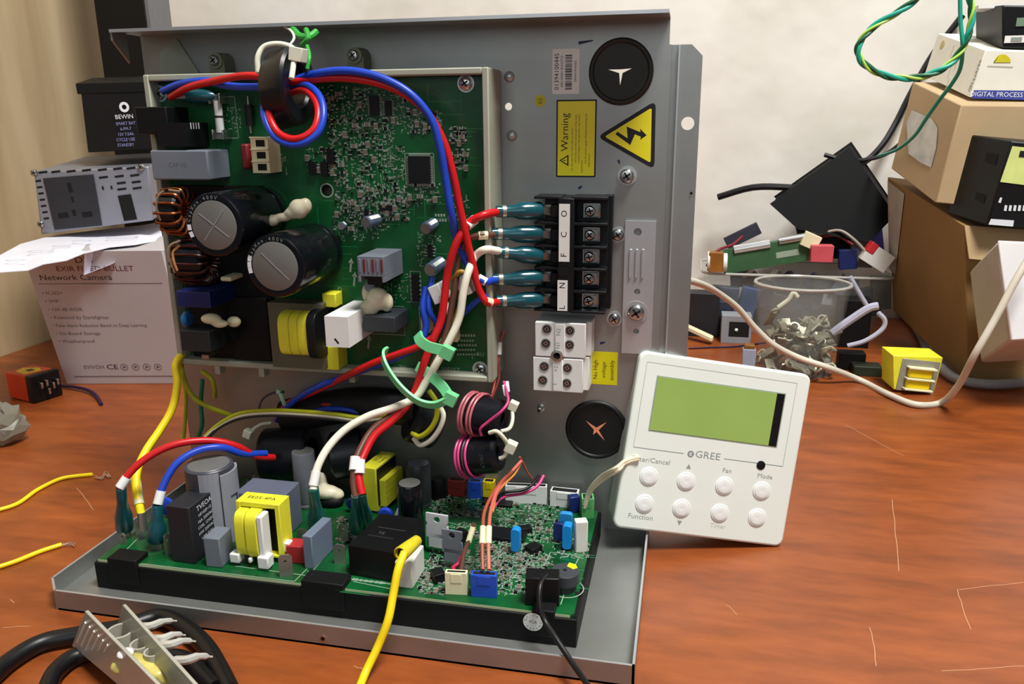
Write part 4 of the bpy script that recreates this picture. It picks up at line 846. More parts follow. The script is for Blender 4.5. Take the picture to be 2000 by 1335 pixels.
# ================================================================ WIRES (round jackets through points px,py,depth in front of the panel)
def A(*p):
    return [aY(a,b,-c) for a,b,c in p]
def cable(name,label,cat,pts,r,m,group=None,sm=8,n=10,root=True,parts=()):
    pts=[V(p) for p in pts]; zmin=min(p.z for p in pts)-r
    t=thing(name,label,cat,(pts[0].x,pts[0].y,zmin),group)
    MB(m).tube(pts,r,n,sm).build('insulation',t)
    return t
def wire1(name,label,cat,pts,r,m,group=None):
    return tag(MB(m).tube(pts,r,10,8).build(name),label,cat,group)
def sleeve(parent,p0,p1,r,m,name='marker_sleeve',lab_=None,n=12):
    p0,p1=V(p0),V(p1); F_=frame_dir(p0,p1-p0); L=(p1-p0).length
    return MB(m).lathe(F_,[(r*.85,0),(r,.0),(r,L),(r*.85,L)],n).build(name,parent,lab_)
def crimp_uv(parent,p0,p1,r=.3,m=None):     # translucent insulated female spade
    p0,p1=V(p0),V(p1); F_=frame_dir(p0,p1-p0,(0,1,0)); L=(p1-p0).length
    mb=MB(m or M_teal).lathe(F_,[(r*.5,0),(r*.68,.05),(r*.7,L*.38),(r*.95,L*.5),(r*1.02,L*.62),(r*1.0,L*.96),(r*.9,L)],16)
    o=mb.build('crimp_sleeve',parent,'translucent teal crimp sleeve')
    MB(M_tin).lathe(F_,[(r*.45,L*.1),(r*.74,L*.14),(r*.74,L*.22),(r*.45,L*.26)],14).box(F_,-r*.4,-.06,L*.9,r*.4,.06,L*1.25).build('spade',o)
    return o
WG='wires between the boards'
row_v=1.55
TBX=aY(1052,500,-1.2).x
def tbend(i,px): return V((aY(px,413+45*i,-1.3).x,-1.3,rows[i]))
ends=[( (945,415),(975,413),0),((935,460),(955,458),1),((935,490),(965,490),2),((935,552),(955,546),3),((945,594),(970,588),4)]
# red wire from board top-left through the ring to row L
def crimp_row(parent,i,px0):
    a_=aY(px0,[413,456,492,546,588][i],-2.15); b_=V((TBX+.15,-1.25,rows[i])); crimp_uv(parent,a_,b_,.42); return a_
red1=cable('red_wire','long red wire arching from the black ring down to terminal L','wire',A((333,190,2.5),(365,172,3.0),(420,158,3.6),(480,148,4.1),(530,152,4.3),(565,160,4.2),(600,156,4.2),(660,152,4.1),(720,158,4.0),(780,178,3.9),(830,215,3.8),(866,275,3.6),(885,340,3.5),(897,400,3.4),(908,450,3.3),(922,510,3.1),(938,570,3.0),(952,591,2.95),(966,590,2.5),(975,589,2.15)),.175,M_red)
crimp_row(red1,4,968); sleeve(red1,*A((949,588,2.95),(960,591,2.75)),.21,M_ivory)
blue1=cable('blue_wire','long blue wire arching from the black ring down to terminal N','wire',A((318,178,2.4),(350,165,2.8),(400,158,3.2),(450,168,3.4),(500,170,3.8),(545,168,4.0),(580,155,4.1),(620,143,4.3),(680,138,4.3),(740,150,4.2),(800,182,4.1),(842,232,3.9),(860,290,3.8),(872,360,3.7),(882,420,3.6),(893,470,3.0),(905,500,2.9),(925,535,2.9),(948,550,2.9),(960,548,2.5),(970,546,2.15)),.175,M_blue)
crimp_row(blue1,3,960); sleeve(blue1,*A((934,542,2.9),(950,551,2.88)),.21,M_white)
# the loops round the ring
RC=aY(562,172,-4.2)
rg=MB(M_ferr).ring(Fr(RC,(0,.06,1),(0,-1,.06),(1,-.25,.18)),1.72,.85,1.45,44,.14).build('ferrite_ring'); tag(rg,'black ferrite ring hanging over the top edge of the upper board','ferrite ring')
def lp(name,lab_,m,off,rr):
    P=[(545,182,4.1),(590,165,4.2),(622,185,4.9),(632,222,5.5),(622,258,5.9),(596,278,6.1),(568,282,6.1),(538,268,6.0),(520,240,5.8),(515,210,5.3),(524,190,4.8),(545,182,4.1)]
    c=(573,222); return wire1(name,lab_,'wire',A(*[((a-c[0])*off+c[0],(b-c[1])*off+c[1],v) for a,b,v in P]),rr,m)
lp('blue_wire','blue wire looped through the large black ring','#' and M_blue,1.0,.16); lp('red_wire','red wire looped inside the blue loop of the large black ring',M_red,.82,.16)
# ties on the ring
mb=MB(M_tie); mb.tube([RC+V(q) for q in ((-.78,.3,.95),(-.8,-.8,1.45),(-.6,-.6,1.78),(.2,-.4,1.82),(.8,-.5,1.6),(.95,-.9,1.3),(.95,-1.3,.6))],.1,8,6,prof=(.16,.07,(1,0,0)),n=4) if 0 else mb.tube([RC+V(q) for q in ((-.85,-1.0,.6),(-.84,-.9,1.3),(-.6,-.7,1.72),(.1,-.6,1.82),(.75,-.7,1.6),(.95,-1.1,1.1),(1.0,-1.55,.3))],.13,8,6)
c=aY(582,107,-5.2); mb.box(Fr(c,(1,.2,-.2),(0,1,0),(.2,0,1)),-.28,-.3,-.28,.3,.28,.3)
t_=mb.build('cable_tie',bevel=.03); tag(t_,'natural white cable tie around the large black ring','cable tie')
mb=MB(mat('green knotted tie','#2f9a3a',.45,0,.1)); mb.tube(A((600,90,3.2),(604,112,4.2),(600,135,4.4)),.09,8,6); mb.tube(A((572,55,2.2),(585,70,2.6),(604,72,2.8),(618,62,2.4)),.16,8,6).tube(A((590,88,2.8),(602,75,3),(598,58,2.4)),.13,8,6)
tag(mb.build('cable_tie'),'bright green tie hooked over the top flange','cable tie')
wire1('white_wire','thin white wire curling over the top flange','wire',A((556,52,2.0),(570,62,2.5),(574,76,2.9),(562,92,3.2),(545,104,3.6)),.06,M_wht)
# main loom
red2=cable('red_wire','thick red wire from terminal O down through the green ties','wire',A((974,414,2.15),(958,416,2.6),(942,421,2.95),(920,432,3.0),(900,458,3.3),(884,495,3.4),(873,540,3.4),(867,590,3.5),(860,630,3.6),(845,665,3.8),(828,710,4.0),(815,752,4.2),(796,790,4.5),(765,822,5.0),(732,850,5.6),(712,885,6.3),(700,915,6.9),(703,945,7.3),(708,965,7.5)),.19,M_red)
crimp_row(red2,0,968); sleeve(red2,*A((928,428,2.7),(912,441,3.1)),.24,M_white)
brn=cable('brown_wire','brown wire from terminal C running down behind the red wire','wire',A((966,458,2.15),(955,459,2.6),(938,459,2.9),(914,468,2.9),(898,500,2.9),(890,550,3.1),(882,600,3.2),(872,650,3.4),(852,700,3.7),(828,750,4.0),(800,782,4.3),(762,812,4.8),(728,838,5.4),(706,872,6.2),(693,905,6.9),(690,940,7.3),(694,970,7.6)),.16,M_brn)
crimp_row(brn,1,958); sleeve(brn,*A((952,459,2.7),(934,460,2.9)),.2,M_cream)
wht=cable('white_wire','thick white wire from terminal F down to a boot on the lower board','wire',A((978,491,2.15),(962,488,2.6),(948,487,2.95),(930,498,2.8),(915,530,3.3),(905,570,3.5),(897,620,3.6),(880,660,3.8),(858,700,4.0),(832,745,4.2),(812,775,4.4),(770,795,4.8),(720,812,5.2),(675,838,5.7),(642,872,6.4),(623,905,7.0),(614,935,7.4),(612,955,7.6)),.19,M_wht)
crimp_row(wht,2,972); 
sleeve(wht,*A((618,920,7.2),(612,948,7.55)),.23,M_white)
def boot(parent,px0,py0,v0,px1,py1,r=.33,m=None,lab_='dark teal boot'):
    a_=aY(px0,py0,-v0); b_=V((*bz(px1,py1),PZ+.45)); F_=frame_dir(a_,b_-a_,(0,1,0)); L=(b_-a_).length
    o=MB(m or M_teald).lathe(F_,[(r*.62,0),(r*.7,.05),(r*.72,L*.35),(r*.9,L*.5),(r*1.2,L*.66),(r*1.25,L*.95),(r*1.1,L)],18).build('crimp_boot',parent,lab_)
    g=Fr((b_.x,b_.y,PZ),(1,.2,0),(0,0,1),(.2,-1,0)); MB(M_tin).box(g,-.25,0,-.05,.25,.6,.05).build('spade',o); return o
boot(wht,612,952,7.6,622,1050,.36,mat('green teal boot','#1c5d55',.3,0,.12,60,.1,coat=.3)); 
boot(red2,706,962,7.5,716,1040,.3,mat('green teal boot','#1c5d55',.3,0,.12,60,.1,coat=.3)); boot(brn,694,966,7.6,697,1050,.3,mat('green teal boot','#1c5d55',.3,0,.12,60,.1,coat=.3))
sleeve(red2,*A((703,898,6.7),(702,925,7.1)),.25,M_white); sleeve(brn,*A((694,892,6.7),(691,918,7.1)),.24,M_white)
# pair leaving to the left below the upper board
wire1('red_wire','red wire slanting left below the upper board through the big green tie','wire',A((852,655,3.5),(820,675,3.7),(780,690,3.7),(730,708,3.6),(680,732,3.3),(640,752,2.9),(600,770,2.5),(560,790,2.0),(545,812,1.6)),.17,M_red)
wire1('blue_wire','blue wire slanting left beneath the red one below the upper board','wire',A((832,560,2.6),(826,600,3.0),(832,640,3.1),(818,672,3.3),(775,698,3.4),(720,718,3.2),(665,738,3.1),(620,755,2.9),(585,775,2.5),(555,800,2.0),(540,820,1.6)),.17,M_blue)
wire1('blue_wire','blue wire looping behind the bundle towards terminal N','wire',A((845,540,2.5),(838,575,2.8),(840,610,3.0),(870,640,2.6),(905,612,2.6),(935,585,2.8),(952,578,2.8)),.14,M_blue)
wire1('white_wire','white wire showing between the red and brown wires','wire',A((862,575,3.0),(874,600,3.1),(878,635,3.2),(862,670,3.4)),.13,M_wht)
wire1('brown_wire','ochre brown wire arching at the centre of the bundle','wire',A((885,545,3.0),(900,530,3.2),(915,540,3.0),(905,575,3.0),(890,620,3.1),(870,665,3.3)),.12,mat('ochre insulation','#a5802e',.4,0,.08))
wire1('red_wire','thin red wire arching low behind the loom','wire',A((600,800,1.5),(630,790,2.0),(655,792,2.0),(690,805,1.6),(720,815,1.4)),.12,M_red)
wire1('blue_wire','thin blue wire lying low behind the loom','wire',A((600,805,1.9),(640,798,2.3),(680,800,2.3),(725,815,2.0)),.13,M_blue)
for (nm,m,dy,lab_) in (('yellow_wire',M_yel3,0,'yellow wire crossing behind the white one to the middle ring'),('grey_wire',mat('dark wire insulation','#3a3236',.45,0,.1),9,'dark wire crossing beneath the yellow one'),('cream_wire',M_cream,5,'cream wire crossing between yellow and dark')):
    wire1(nm,lab_,'wire',A((400,852+dy,3.4+dy*.02),(425,830+dy*.6,3.3),(465,808+dy,3.2),(520,801+dy,3.2),(590,803+dy,3.2),(650,808+dy,3.1),(710,815+dy,2.8),(780,805+dy,2.4)),.11,m)
wire1('purple_wire','thin dull purple wire looping up at the left of the loom','wire',A((505,800,2.4),(512,780,2.2),(530,768,2.0),(555,765,1.9)),.06,mat('dull purple insulation','#4a3a4a',.5,0,.05))
tag(MB(mat('black loom sleeve','#0e0e10',.55,0,.1,40,.2)).tube(A((560,812,1.2),(620,800,1.3),(690,790,1.3),(760,792,1.6),(820,800,1.8)),.95,16,8).build('loom_sleeve'),'fat black sleeve lying behind the wires below the upper board','sleeve')
# left yellow / green wires
yw_=cable('yellow_wire','thick yellow wire dropping from the upper board to the lower board','wire',A((356,690,2.2),(343,712,3.0),(346,750,3.5),(335,800,4.3),(312,840,5.2),(285,880,6.2),(268,920,7.1),(266,950,7.6),(272,985,8.0),(276,1005,8.2)),.2,M_yel)
sleeve(yw_,*A((264,930,7.2),(272,985,8.0)),.24,mat('yellowed white sleeve','#cfc9a0',.5,0,.05))
sleeve(yw_,*A((276,1000,8.2),(280,1035,8.3)),.2,M_tin,'crimp')
wire1('yellow_wire','yellow green wire bending right under the upper board','wire',A((352,698,2.0),(358,735,2.6),(378,775,2.8),(410,795,2.6),(455,812,2.0)),.14,M_yel3)
wire1('yellow_wire','thin yellow wire hanging straight down at the left','wire',A((350,720,2.0),(362,760,2.2),(362,810,2.4),(358,860,2.6)),.1,M_yel3)
wire1('yellow_wire','short yellow wire curling beside the clip foot','wire',A((395,725,1.6),(412,738,1.8),(418,752,1.7),(420,775,1.0)),.12,M_yel3)
wire1('green_wire','green wire hanging down beside the thin yellow one','wire',A((395,740,1.0),(392,790,1.3),(394,830,1.6),(383,862,1.8)),.13,mat('dull green insulation','#2a7a55',.45,0,.08))
r3=cable('red_wire','red wire arching over the grey capacitor to a boot at the left','wire',A((234,955,9.0),(248,930,8.7),(285,895,8.1),(340,868,7.3),(410,860,6.3),(460,870,5.6),(500,890,4.8),(535,893,3.9)),.18,M_red)
sleeve(r3,*A((248,932,8.7),(234,952,9.0)),.23,M_white); boot(r3,236,952,9.0,246,1048,.34)
b3=cable('blue_wire','blue wire arching beside the red one to a boot at the left','wire',A((308,985,8.9),(318,950,8.5),(345,905,7.8),(385,880,7.0),(430,873,6.3),(475,885,5.4),(520,885,4.3)),.18,M_blue)
sleeve(b3,*A((315,958,8.6),(308,984,8.9)),.23,M_white); boot(b3,308,985,8.9,308,1072,.36)
# ferrites behind the lower board
def ferr(px,py,v,ro,ri,w,ax,ref,label,group=None):
    c=aY(px,py,-v); ax=V(ax).normalized(); F_=frame_dir(c,ax,ref); return tag(MB(M_ferr).ring(F_,ro,ri,w,36,.12).build('ferrite_ring'),label,'ferrite ring',group),F_
ferr(566,888,2.0,1.55,.8,2.7,(1,.12,.1),(0,0,1),'large dark ferrite ring lying behind the red and blue wire ends')
o,F_=ferr(682,885,1.7,1.3,.6,1.8,(1,.3,.15),(0,0,1),'dark ferrite ring half hidden behind the tall yellow transformer')
o,F_=ferr(828,822,2.6,1.25,.65,1.5,(-.8,-.45,.45),(0,0,1),'dark ferrite ring hung with yellow and white loops')
for m,k,nm in ((M_yel3,0,'yellow'),(M_wht,.35,'white')):
    P=[F_.p(.85*math.cos(a)*1.35-.3,.85*math.sin(a)*1.4,-.3+k*1.6) for a in ()]
wire1('yellow_wire','yellow wire looped round the middle ring','wire',A((838,762,3.9),(852,785,4.1),(852,815,4.2),(838,840,4.2),(818,852,4.1),(805,845,3.9)),.13,M_yel3)
wire1('white_wire','white wire looped round the middle ring','wire',A((858,792,3.9),(866,810,4.0),(858,838,4.1),(840,860,4.1),(820,868,4.0),(808,855,3.8)),.13,M_wht)
def fbar(px,py,v,ro,ri,w,ax,label):
    c=aY(px,py,-v); F_=frame_dir(c,V(ax),(0,0,1)); return MB(M_ferr).ring(F_,ro,ri,w,32,.14),F_
mb,F_=fbar(950,812,2.8,.95,.4,1.9,(1,-.15,-.08),''); f1=tag(mb.build('ferrite_ring'),'upper of two small ferrite cores wound with pink wires','ferrite ring'); FA=F_
mb,F_=fbar(942,888,3.2,.95,.4,1.9,(1,-.12,.2),''); mb.m(mat('grey ferrite print','#5b5e66',.5)).text(Fr(F_.p(0,0,0)+V((.25,-1.0,.12)),(-.15,.05,1),(-1,.35,.1),(0,-1,0)),'CMG',.32); f2=tag(mb.build('ferrite_ring'),'lower of two small ferrite cores, printed, wound with pink wires','ferrite ring'); FB=F_
def coil(F_,zs,m,name,lab_,r=.06,R_=1.04):
    mb=MB(m)
    for z0_ in zs:
        P=[]
        for i in range(13): a=2*math.pi*i/12; P.append(F_.p(R_*math.cos(a)*1.02,R_*math.sin(a)*1.02,z0_+.12*math.sin(a)))
        mb.tube(P,r,7,3)
    return tag(mb.build(name),lab_,'wire')
def coil2(F_,zs,m,name,lab_,r=.065):
    mb=MB(m)
    for z0_ in zs:   # turns pass through the bore and round the outside at the left end
        P=[]
        for i in range(15):
            a=2*math.pi*i/14; P.append(F_.o+F_.x*(1.12*math.sin(a))*.95+F_.z*(-.55+z0_-.62*math.cos(a)*0+.18*math.sin(a))+F_.y*(1.08*math.cos(a)))
        mb.tube(P,r,7,3)
    return tag(mb.build(name),lab_,'wire')
coil2(FA,(-.35,-.18,.1,.28),mat('dusty pink insulation','#c46a72',.4,0,.05),'pink_wire','dusty pink wire wound round the upper small core'); coil2(FB,(-.3,-.12,.25),M_pink,'pink_wire','bright pink wire wound round the lower small core'); coil2(FB,(.08,),mat('dark wire insulation','#3a3236',.45,0,.1),'dark_wire','dark wire turn round the lower small core')
wire1('pink_wire','pink wire rising diagonally between the two small cores','wire',A((940,850,4.0),(938,838,4.1),(955,822,4.1),(980,802,4.1),(992,785,3.7),(990,765,3.2),(984,745,2.6)),.07,M_pink)
wire1('brown_wire','thin brown wire pair hanging beside the board edge','wire',A((985,645,.6),(976,670,1.0),(974,700,1.3),(968,735,1.6),(960,778,2.0)),.06,M_salm)
wire1('red_wire','thin red wire hanging beside the board edge','wire',A((984,648,.5),(972,665,.9),(972,705,1.4),(975,735,1.6),(962,775,2.1)),.06,mat('dull red insulation','#7e2f2a',.45,0,.05))
s=MB(M_white).cyl(*A((976,668,1.1),(975,692,1.3)),.13).build('marker_sleeve'); tag(s,'white sleeve on the thin brown and red wires','wire marker')
mb=MB(M_white).cyl(*A((984,752,2.8),(988,772,3.1)),.1).cyl(*A((990,745,2.7),(992,765,3.0)),.1).build('marker_sleeve'); tag(mb,'pair of tiny white sleeves above the upper small core','wire marker')
def tie(label,pts,r,head,m,hs=.22):
    mb=MB(m).tube(A(*pts),r,8,6); c=aY(head[0],head[1],-head[2]); mb.box(Fr(c,(1,0,-.4),(0,1,0),(.4,0,1)),-hs,-hs,-hs,hs,hs,hs); return tag(mb.build('cable_tie',bevel=.03),label,'cable tie')
tie('white tie at the right end of the upper small core',((1000,795,2.9),(1001,820,3.3),(995,836,3.6),(978,842,3.9)),.1,(1003,792,2.9),M_tie)
tie('white tie arching over the lower small core',((955,845,4.2),(970,842,4.3),(984,855,4.2),(992,870,4.0),(985,890,4.0),(975,895,4.0)),.11,(998,872,3.9),M_tie,.26)
tie('pale tie behind the yellow and dark crossing wires',((488,842,3.0),(510,828,2.8),(530,825,2.5)),.09,(485,846,3.2),M_tie,.22)
tie('short pale green tie on the red and blue pair',((548,768,2.4),(552,780,2.5),(556,790,2.4)),.12,(545,764,2.3),mat('pale green tie','#9fc9a8',.45,0,.05),.12)
# green ties: flat bands
def band(label,segs,head,hs=.3):
    mb=MB(M_grn)
    for pts in segs: mb.tube(A(*pts),.1,4,8,prof=(.36,.1,(.6,.3,1)))
    c=aY(head[0],head[1],-head[2]); mb.box(Fr(c,(1,0,-.45),(0,1,0),(.45,0,1)),-hs,-hs*.7,-hs,hs,hs*.7,hs)
    return tag(mb.build('cable_tie',bevel=.02),label,'cable tie')
band('green cable tie pulled tight round the wire bundle',[((816,652,4.2),(820,664,4.5),(836,676,4.6),(858,682,4.6),(872,686,4.6))],(874,688,4.6),.3)
band('large loose green cable tie around the red and blue pair',[((756,684,4.0),(748,690,4.3),(750,706,4.6),(768,738,4.9),(795,768,5.1),(822,786,5.2),(850,790,5.1),(876,780,5.0)),((880,778,4.9),(862,752,4.5),(835,728,4.1),(815,715,3.7))],(880,778,5.0),.3)
# orange / pink pair into the blue plug
pl=V((*bz(938,1140),PZ+1.15)); 
for k,(m,dx,lab_) in enumerate(((M_salm,0,'salmon wire, right one, arching down into the blue plug'),(mat('rusty insulation','#a8503c',.4,0,.06),-12,'rust wire, left one, arching down into the blue plug'))):
    w_=cable('pink_wire' if k==0 else 'rust_wire',lab_,'wire',A((1018,900,2.6),(1000,920,3.4),(982,940+dx*.2,4.2),(968+dx*.5,965,5.4),(958+dx,1000,6.8),(955+dx,1035,8.0),(954+dx,1070,8.8),(955+dx,1112,9.6)),.085,m)
    sleeve(w_,*A((955+dx,1028,7.9),(954+dx,1062,8.6)),.14,M_ivory)
wire1('orange_wire','orange wire crossing the salmon pair','wire',A((1018,902,2.6),(1005,925,3.2),(985,945,4.2),(970,965,5.3),(962,1000,6.7)),.06,mat('orange insulation','#d9863a',.4))
wire1('rust_wire','thin rust wire forking to the right over the white plug','wire',A((1015,892,2.6),(1022,905,2.4),(1030,922,2.2),(1040,935,1.9)),.06,mat('rusty insulation','#a8503c',.4,0,.06))
wire1('pink_wire','pink wire crossing in front of the white plug','wire',A((965,990,5.5),(975,975,4.4),(990,968,3.7),(1025,962,3.2),(1050,948,2.7),(1062,928,2.2)),.08,M_pink)
wire1('black_wire','black wire crossing in front of the white plug','wire',A((968,978,5.0),(985,962,3.9),(1025,955,3.3),(1043,942,2.8),(1052,928,2.3)),.08,M_cblk)
wm=MB(M_ivory).cyl(*A((924,1028,8.2),(915,1058,8.5)),.13); o=thing('dark_wire','dark wire with a white sleeve leading into the ivory plug','wire',(aY(905,1075,-9).x,-9,2)); wm.build('marker_sleeve',o); MB(M_brn).tube(A((926,1020,8.1),(916,1055,8.5),(906,1080,8.9),(900,1118,9.5)),.1,8,6).build('insulation',o)
wire1('red_wire','short crimson wires entering the ivory plug','wire',A((893,1120,9.5),(885,1108,9.2),(895,1100,8.9),(902,1085,8.7)),.09,mat('crimson insulation','#b3244a',.4))
# twin white lead of the controller
e1=V(co+KF.x*.3+KF.y*3.1+KF.z*.08)
for k,lab_ in ((0,'upper lead of the cream pair from green terminal to white controller'),(1,'lower lead of the cream pair from green terminal to white controller')):
    P=A((1142,985-6*k*-1,1.9),(1150+5*k,958,2.0),(1172+4*k,932+5*k,2.5),(1205+3*k,912+5*k,3.4))+[KF.p(.35+.0*k,3.55-.12*k,.1)+V((-.2,0,-.05)),KF.p(.75,3.72-.1*k,.1)]
    wire1('cream_wire',lab_,'wire',P,.1,M_cream)
# yellow lead with a tubular clip in front
cl=cable('yellow_lead','bright yellow test lead running off the front edge','wire',[aY(790,1078,-11.3),aY(778,1110,-11.9),aY(768,1160,-12.4),aY(758,1210,-13.0),aZ(738,1262,1.2),aZ(715,1310,.5),aZ(702,1342,.3)],.17,M_yel)
mb=MB(mat('yellow clip tube','#dccb2a',.4,0,.08,60,.1)); p_,q_=aY(782,1082,-11.2),aY(818,1052,-9.7); F_=frame_dir(p_,q_-p_); L=(q_-p_).length
mb.lathe(F_,[(.28,0),(.33,.03),(.3,L*.4),(.24,L*.9),(.12,L),(.1,L*.98)],18,caps=False); mb.lathe(F_,[(.26,.02),(.2,L*.3)],18,caps=False); mb.m(M_dark).lathe(F_,[(.2,.1),(.2,.12)],12)
mb.build('clip_sleeve',cl)
# loose yellow wires on the desk
for nm,P,E,lab_ in (('yellow_wire',((-20,1000),(30,985),(75,955),(120,934),(150,929),(181,926)),((185,928),(198,932),(205,922),(214,930),(208,926)),'curved yellow wire with frayed copper end on the desk'),('yellow_wire',((-20,1112),(30,1096),(80,1076),(120,1063)),((122,1062),(135,1061),(148,1063)),'straight yellow wire end lying on the desk at the far left')):
    w_=cable(nm,lab_,'wire',[aZ(a,b,.13) for a,b in P],.12,M_yel); mb=MB(mat('bare copper strands','#c9a08a',.35,.6))
    for k in range(6): mb.tube([aZ(a+R.uniform(-3,3),b+R.uniform(-4,4),.1) for a,b in E],.018,5,5)
    mb.build('copper_strands',w_)
# thin black lead over the tray
cable('black_lead','thin black lead from the power socket running over the front lip','wire',[aY(1092,1124,-8.6),aY(1070,1122,-9.4),aY(1056,1140,-10.3),aY(1054,1180,-10.9),aY(1064,1212,-11.2),aY(1085,1245,-11.8),aY(1115,1290,-12.55),aZ(1150,1340,.9)],.12,M_cblk)
mb=MB(M_cblk)
# plastic terminal housing with thick black cable, bottom left
hs=thing('plug_housing','open grey translucent plastic plug shell with metal prongs, lying on a black cable','plug',(0,0,0))
hs.location=aZ(300,1340,0)*S; OFF[hs.name]=aZ(300,1340,0)
M_shell=mat('smoky translucent plastic','#b3b0a2',.3,0,.08,40,.05,alpha=.93)
def wallp(c_,th_,base=False):
    q=[aZ(*p[:2],p[2]) for p in c_]; n=(q[1]-q[0]).cross(q[3]-q[0]).normalized()*th_; mb=MB(M_shell).hexa(q+[p+n for p in q]); return mb
w1=wallp(((147,1258,.6),(340,1420,.6),(375,1395,2.6),(173,1190,2.6)),.14); w1.m(mat('moulded rib shadow plastic','#8b897e',.4))
w1.build('side_wall',hs,bevel=.03)
rb=MB(mat('moulded rib plastic','#cbc9bc',.4))
WQ=[aZ(147,1258,.6),aZ(340,1420,.6),aZ(375,1395,2.6),aZ(173,1190,2.6)]; wn=(WQ[1]-WQ[0]).cross(WQ[3]-WQ[0]).normalized(); wn=wn if wn.dot(CAM-WQ[0])>0 else -wn
def wq(u,v,k): return WQ[0].lerp(WQ[1],u).lerp(WQ[3].lerp(WQ[2],u),v)+wn*k
for i in range(6):
    u=.045+.05*i; rb.tube([wq(u,.22,.16),wq(u+.004,.8,.16)],.06,6,2)
rb.build('grip_rib',hs)
wallp(((225,1255,.6),(395,1400,.6),(388,1335,2.6),(246,1178,2.6)),.14).build('side_wall',hs,bevel=.03)
fl_=MB(M_shell).hexa([aZ(150,1262,.5),aZ(330,1420,.5),aZ(395,1400,.5),aZ(228,1255,.5)]+[aZ(150,1262,.65),aZ(330,1420,.65),aZ(395,1400,.65),aZ(228,1255,.65)]); fl_.build('floor_plate',hs)
for p,q,r_ in (((235,1235,1.8),(222,1215,1.9),.55),((275,1260,1.9),(262,1235,2.0),.4),((300,1275,2.0),(290,1262,2.2),.35)):
    c=aZ(*p); MB(M_shell).lathe(Fr(c-V((0,0,1.2)),(1,0,0),(0,1,0),(0,0,1)),[(r_,0),(r_,1.3),(r_*.8,1.3),(r_*.8,.1)],20,caps=False).build('contact_well',hs)
c=aZ(245,1275,2.3); MB(M_white).ball(c,(.3,.3,.15)).build('rivet',hs)
mb=MB(mat('clear yellowed glue','#cfc36a',.3,0,.15,60,.2)); 
for px,py,z,r_ in ((262,1290,1.8,.5),(285,1300,1.7,.4),(240,1300,1.6,.5),(305,1312,1.6,.45),(320,1322,1.4,.4)): mb.ball(aZ(px,py,z),(r_,r_*.8,r_*.5))
melt(mb.build('glue_blob',hs))
for a_,b_ in (((295,1222),(345,1212)),((320,1246),(362,1240)),((335,1258),(382,1252)),((365,1288),(415,1282))):
    p_,q_=aZ(*a_,2.2),aZ(*b_,2.0); MB(mat('silvery prong','#c9c7be',.3,.3,.1,90)).tube([p_-V((.5,0,.1)),p_,p_.lerp(q_,.5)+V((0,0,.1)),q_],[.17,.17,.16,.12,.04],8,4).build('prong',hs)
tag(MB(M_cblk).tube([aZ(-30,1335,.4),aZ(20,1290,.4),aZ(80,1255,.4),aZ(150,1240,.4),aZ(240,1225,.5),aZ(310,1205,.5),aZ(360,1225,.5),aZ(400,1260,.4),aZ(425,1300,.4),aZ(450,1350,.4)],.38,12,8).build('black_cable'),'thick black cable arching behind the grey plug shell','cable')
tag(MB(M_cblk).tube([aZ(90,1350,.4),aZ(110,1310,.4),aZ(150,1280,.4),aZ(200,1275,.4),aZ(280,1290,.4),aZ(350,1285,.4),aZ(420,1345,.4)],.36,12,8).build('black_cable'),'second black cable passing under the grey plug shell','cable')
# ================================================================ BACKGROUND LEFT
bxo=thing('camera_box','white printed camera carton standing on the desk behind the bracket','box',(-18,20,0))
yaw=.2; n_=V((math.sin(yaw),-math.cos(yaw),0)); d_=V((math.cos(yaw),math.sin(yaw),0)); l=.25; e_=V((0,0,1))*math.cos(l)+n_*math.sin(l); b0=aZ(130,750,0); BL=11.0; BH=12.3
F_=Fr(b0,d_,e_,d_.cross(e_)); bk=F_.z*-1
p=[b0,b0+d_*BL,b0+d_*BL-F_.z*8,b0-F_.z*8]; sh=V((0,0,max(0,-min(q.z for q in p))))
M_carton=mat('mauve white carton','#bcb6b8',.55,0,.04,12); M_carton2=mat('carton print','#3f333a',.6,0,0); M_carton3=mat('carton faded print','#6d6469',.6,0,0)
back_y=V((-n_.x,-n_.y,0))*8
mb=MB(M_carton).hexa([b0,b0+d_*BL,b0+d_*BL+back_y,b0+back_y]+[q+e_*BH for q in (b0,b0+d_*BL)]+[b0+d_*BL+back_y+e_*BH,b0+back_y+e_*BH])
mb.build('carton',bxo,bevel=.06)
pr=MB(M_carton2); TT=lambda x,y:F_.at(x,y,.012)
def ln(s_,x,y,sz,m=M_carton2,sx=1):
    vs,fs=text_geo(s_,1); w_=(max(v[0] for v in vs)-min(v[0] for v in vs))*sz*sx; pr.m(m).text(TT(x+w_/2,y),s_,sz,sx)
ln('TEXT LINE BULLET'.replace('TEXT LINE ','EXIR FIXED ') ,2.3,10.75,.62,mat('plum print','#6b3040',.6),1.15); ln('DN',4.0,11.5,.75,M_carton2,1.3); ln('Network Camera',.75,10.0,.7,M_carton2,1.15)
pr.m(M_carton2).box(TT(0,0),.5,9.45,0,BL-.6,9.49,.004)
for i,tx in enumerate(('• H.265+','• 5MP','• 120 dB WDR','• Powered by Darkfighter','• False Alarm Reduction Based on Deep Learning','• On-Board Storage','• Weatherproof')): ln(tx,.55+.0*i,8.65-.74*i,.42,M_carton3,1.1 if i!=4 else .92)
ln('EVIVOH',2.0,1.7,.5,M_carton3); ln('CE',3.9,1.7,.66,M_carton2,1.3)
for i in range(4): pr.m(M_carton3).plate(TT(5.4+.95*i,1.7),circ(0,0,.32,20),[circ(0,0,.27,20)],.004).box(TT(5.4+.95*i,1.7),-.12,-.08,0,.12,.1,.004)
pr.m(M_carton3).box(TT(0,0),.9,.75,0,BL-.8,.83,.004); pr.build('carton_print',bxo)
